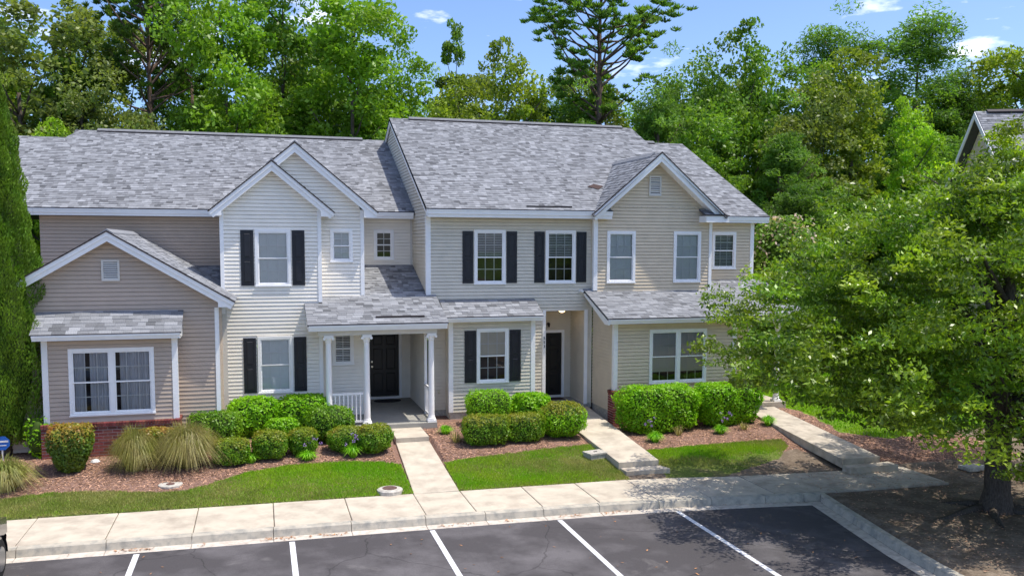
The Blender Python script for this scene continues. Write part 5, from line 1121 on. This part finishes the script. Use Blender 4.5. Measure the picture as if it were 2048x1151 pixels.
# ---- cypress at left
def cypress():
    rg = np.random.default_rng(3); o = thing('cypress_tree', 'tall narrow cypress against the left edge of the photo', 'tree', (-5.75, -2.35, -.15)); H = 9.0; n = 95000
    f = rg.random(n)**.85; z = .35+f*(H-.35); R_ = .86*np.minimum(1, (1-f)*1.45)**.62*np.minimum(1, .42+f*3.4); a = rg.uniform(0, 6.283, n)
    lump = 1+.14*np.sin(a*5+z*1.8)+.10*np.sin(a*9-z*4.1)+.09*np.sin(a*3+z*7)
    q = (1-.30*rg.random(n)**2)*lump*R_; C = np.stack([np.cos(a)*q, np.sin(a)*q, z], 1)
    D = np.stack([np.cos(a)*.45, np.sin(a)*.45, np.ones(n)], 1)+rg.normal(size=(n, 3))*.28; D /= np.linalg.norm(D, axis=1)[:, None]
    s = rg.uniform(.022, .050, n)[:, None]; A = D*s; B = np.cross(D, rg.normal(size=(n, 3))); B /= np.linalg.norm(B, axis=1)[:, None]; B *= s*.34
    V = np.stack([C-A, C+B, C+A, C-B], 1).reshape(-1, 3); T = rg.uniform(.7, 1.25, n)*(1+.18*np.sin(a*7+z*3)); F = np.arange(4*n).reshape(n, 4)
    c = bpy.data.objects.new('crown', raw_mesh('crown', V, F, GR_CYP, T)); COL.objects.link(c); c.parent = o
    m = MB(); m.tube([(0, 0, -.1), (.02, 0, 1.5), (0, 0, H*.9)], [.10, .075, .02], 8); m.tube([(0, 0, .2), (.25, -.1, 1.2)], [.05, .02], 6)
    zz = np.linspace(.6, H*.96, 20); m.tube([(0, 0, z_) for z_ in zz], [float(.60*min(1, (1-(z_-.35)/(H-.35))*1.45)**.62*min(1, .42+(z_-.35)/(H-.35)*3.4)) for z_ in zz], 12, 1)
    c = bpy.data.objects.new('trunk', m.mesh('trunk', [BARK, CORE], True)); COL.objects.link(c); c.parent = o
cypress()
# ---- foreground oak
def oak():
    rg = np.random.default_rng(12); X0, Y0 = 14.78, -10.55; Z0 = float(zs(X0))-.05; o = thing('oak_tree', 'large spreading oak at the right in front of the end house', 'tree', (X0, Y0, Z0))
    tr = MB(); pts = [(0, 0, -.1), (0, 0, .12), (.01, 0, .45), (0, .02, 1.3), (.02, .05, 2.1), (.12, .1, 3.2), (.1, .0, 4.6), (-.1, .1, 6.0), (-.1, .1, 6.6)]; tr.tube(pts, [.46, .34, .26, .245, .23, .17, .11, .05, .02], 14)
    # crown volume: world-relative lobes (cx,cy,cz,rx,ry,rz)
    lob = [(0, 0, 4.3, 4.4, 3.6, 3.0), (-3.3, 1.2, 3.5, 2.7, 2.5, 1.9), (-3.9, -.6, 3.1, 2.3, 2.2, 1.7), (3.8, .5, 4.0, 3.6, 3.2, 2.7), (-1.6, -1.6, 3.0, 2.6, 2.0, 1.8), (1.6, -1.9, 2.9, 2.6, 1.9, 1.7), (-1.0, 1.6, 5.4, 2.4, 2.2, 1.9), (1.6, .6, 6.1, 2.0, 1.8, 1.7), (.1, .1, 7.0, .75, .75, 1.35), (-.2, 0, 6.3, 1.5, 1.3, .9), (-.9, .4, 5.6, 2.0, 1.6, 1.2), (.05, .1, 7.3, .6, .6, 1.0), (.05, .1, 7.0, .7, .7, 1.1), (5.5, -1.2, 3.6, 2.6, 2.4, 2.1), (-2.5, 2.9, 4.0, 2.4, 2.0, 1.8), (3, 3, 4.6, 2.8, 2.4, 2.2), (-4.6, .8, 3.2, 1.6, 1.6, 1.1), (.3, -3.1, 2.6, 2.0, 1.5, 1.1)]
    vol = np.array([l[3]*l[4]*l[5] for l in lob])**.75; ks = rg.choice(len(lob), 1500, p=vol/vol.sum()); P = []
    for k in ks:
        l = lob[k]; d = rand_dirs(1, rg)[0]; q = rg.uniform(.42, 1.04)**.6; P.append(np.array(l[:3])+d*np.array(l[3:])*q)
    P = np.array(P); P = P[P[:, 2] > 1.42+.06*np.abs(P[:, 0])+.31*np.maximum(0, -P[:, 0]-1.5)+rg.normal(size=len(P))*.12]
    for k in range(46):
        q = P[rg.integers(len(P))]; zt = np.clip(q[2]*rg.uniform(.45, .8), 1.7, 6.5); s = np.array([0.03, .05, zt]); mid = s+(q-s)*.5+np.array([0, 0, .25])+rg.normal(size=3)*.15; L = np.linalg.norm(q-s)
        tr.tube([s, s+(mid-s)*.55, mid, q], [.05+.018*L, .04+.010*L, .03, .010], 6)
    for a in (2.4, 3.2, 4.0, 5.2, 6.0, .6):    # surface roots
        L = rg.uniform(1.2, 2.6); p = [(math.cos(a)*r_, math.sin(a)*r_+.1*math.sin(r_*3), .07-.045*r_+(.02 if r_ < .5 else 0)) for r_ in np.linspace(.25, L, 7)]; tr.tube(p, list(np.linspace(.11, .02, 7)), 6)
    c = bpy.data.objects.new('trunk', tr.mesh('trunk', BARKF, True)); COL.objects.link(c); c.parent = o
    C = []; T = []; NN = []
    for q in P:
        m = int(rg.uniform(90, 190)); e = rg.uniform(.26, .50); d = rand_dirs(m, rg); C.append(q+d*(rg.uniform(.1, 1, m)**.5)[:, None]*e*np.array([1.15, 1.15, .50])-np.array([0, 0, .12])*(d[:, :2]**2).sum(1)[:, None]); T.append(np.full(m, rg.uniform(.55, 1.55))*rg.uniform(.7, 1.3, m)); NN.append(d)
    C = np.concatenate(C); T = np.concatenate(T); V, F = leaf_quads(C, .056, .46, .45, rg); c = bpy.data.objects.new('crown', raw_mesh('crown', V, F, GR_OAK, T)); COL.objects.link(c); c.parent = o
oak()
# ---- small yard things
def put(m, name, mats, x, y, label, cat, group=None, dz=0, smooth=False, rz=0):
    o = m.build(name, mats, None, smooth); o.location = (x, y, float(g(x, y))+dz); o.rotation_euler = (0, 0, rz); return tag(o, label, cat, group)
m = MB(); m.tube([(0, 0, -.05), (0, 0, .03), (0, 0, .05)], [.28, .28, .24], 22); m.tube([(0, .03, .045), (0, .03, .058)], [.16, .16], 20, 1)
put(m, 'manhole_ring', [STONEC, RUST], 2.66, -6.22, 'round concrete ring with a rusty lid at the lawn edge by the sidewalk', 'manhole', dz=.02)
m = MB(); m.tube([(0, 0, -.02), (0, 0, .02)], [.25, .25], 18); m.tube([(0, 0, .02), (0, 0, .03)], [.09, .09], 12, 1)
put(m, 'valve_cover', [STONEC, RUST], -1.95, -5.05, 'pale round valve cover lying in the mulch before the ornamental grasses', 'cover')
m = MB(); m.box(-.24, -.17, -.05, .24, .17, .10); m.box(-.26, -.19, .10, .26, .19, .14); m.box(-.04, -.02, .14, .05, .02, .15, 1)
put(m, 'meter_box', [RUST if False else STONEC, BLACKP], 8.0, -4.85, 'square concrete meter box in the lawn beside the middle walkway', 'meter box', rz=.25)
m = MB(); m.box(-.30, -.20, -.05, .30, .20, .04); put(m, 'meter_box', STONEC, 17.0, -7.6, 'flat grey box lid in the litter behind the oak trunk', 'meter box', dz=.03)
m = MB(); m.lathe((0, 0, -.02), [(.09, 0), (.11, .03), (.08, .07), (.02, .09)], 7); put(m, 'stone', WHITEP, -3.72, -3.35, 'small white stone at the foot of the brick base', 'stone')
def sign(x, y, label, s):
    o = thing('yard_sign', label, 'sign', (x, y, float(g(x, y)))); m = MB(); m.box(-.012, -.006, 0, .012, .006, .34*s); c = m.build('stake', WHITEP, None); c.parent = o
    m = MB(); P = [(math.cos(math.pi/8+k*math.pi/4)*.17*s, -.012, .42*s+math.sin(math.pi/8+k*math.pi/4)*.17*s) for k in range(8)]; m.prism(P, (0, .01, 0)); c = m.build('sign_panel', BLUEP, None); c.parent = o
    m = MB(); m.box(-.13*s, -.017, .44*s, .13*s, -.0125, .48*s); m.box(-.09*s, -.017, .36*s, .09*s, -.0125, .38*s); c = m.build('white_band', WHITEP, None); c.parent = o
sign(-5.72, -2.95, 'blue octagonal yard sign at the cypress foot', 1.0); sign(7.98, -1.3, 'small blue yard sign by the recessed black door', .6)
# ---- car at the left edge
def car():
    o = thing('parked_car', 'dark slate car nose-in at the kerb, cut by the left edge of the photo', 'car', (-5.12, -10.6, float(aspv(-5.6, 0))))
    W2 = .92
    prof_ = [(-2.2, .35), (-2.28, .60), (-2.2, .85), (-1.95, 1.0), (-1.55, 1.45), (-.2, 1.52), (.55, 1.42), (1.15, 1.02), (1.95, .88), (2.2, .70), (2.28, .50), (2.2, .30)]
    m = MB(); wd = lambda z: W2-(max(0, z-.95)*.38)-(.04 if z < .4 else 0); n = len(prof_)
    def nose(y, z): return wd(z)-.20*max(0, (abs(y)-1.7)/.55)**2
    for a, b in zip(prof_[:-1], prof_[1:]): m.quad((-nose(*a), a[0], a[1]), (nose(*a), a[0], a[1]), (nose(*b), b[0], b[1]), (-nose(*b), b[0], b[1]))
    for sg in (-1, 1):
        for a, b in zip(prof_[:-1], prof_[1:]):
            lo1 = .30; m.quad((sg*nose(*a), a[0], a[1]), (sg*nose(*b), b[0], b[1]), (sg*(nose(b[0], .6)), b[0], min(b[1], .62) if b[1] > .62 else b[1]), (sg*(nose(a[0], .6)), a[0], min(a[1], .62) if a[1] > .62 else a[1]))
        for y0, y1 in ((-2.25, -1.75), (-1.0, 1.0), (1.75, 2.25)): m.quad((sg*nose(y0, .6), y0, .62), (sg*nose(y1, .6), y1, .62), (sg*nose(y1, .3), y1, .28), (sg*nose(y0, .3), y0, .28))
    b_ = m.build('body', CARP, None, True); b_.parent = o
    m = MB()
    for sg in (-1, 1):
        for y0 in (-1.38, 1.38):
            for k in range(10):
                a0, a1 = math.pi*k/10, math.pi*(k+1)/10; R1 = .385; m.quad((sg*.925, y0+math.cos(a0)*R1, .33+math.sin(a0)*R1), (sg*.925, y0+math.cos(a1)*R1, .33+math.sin(a1)*R1), (sg*.70, y0+math.cos(a1)*R1, .33+math.sin(a1)*R1), (sg*.70, y0+math.cos(a0)*R1, .33+math.sin(a0)*R1))
    c = m.build('wheel_arch', TYRE, None); c.parent = o
    for sg in (-1, 1):
        for y0 in (-1.38, 1.38):
            m = MB(); m.tube([(sg*.70, y0, .33), (sg*.72, y0, .33), (sg*.90, y0, .33), (sg*.92, y0, .33)], [.28, .33, .33, .29], 22); w_ = m.build('wheel', TYRE, None); w_.parent = o
            m = MB(); m.tube([(sg*.915, y0, .33), (sg*.93, y0, .33)], [.22, .20], 16); r_ = m.build('rim', RIM, None); r_.parent = w_
        m = MB(); m.quad((sg*.80, -1.45, 1.0), (sg*.82, 1.0, .98), (sg*.72, .45, 1.36), (sg*.72, -1.2, 1.40)); c = m.build('side_window', GLASSD, None); c.parent = o
        m = MB(); m.box(min(sg*.48, sg*.78), 2.08, .60, max(sg*.48, sg*.78), 2.16, .74); c = m.build('headlight', WHITEP, None); c.parent = o
    m = MB(); m.quad((-.70, .60, 1.43), (.70, .60, 1.43), (.80, 1.12, 1.06), (-.80, 1.12, 1.06)); c = m.build('windscreen', GLASSD, None); c.parent = o
car()
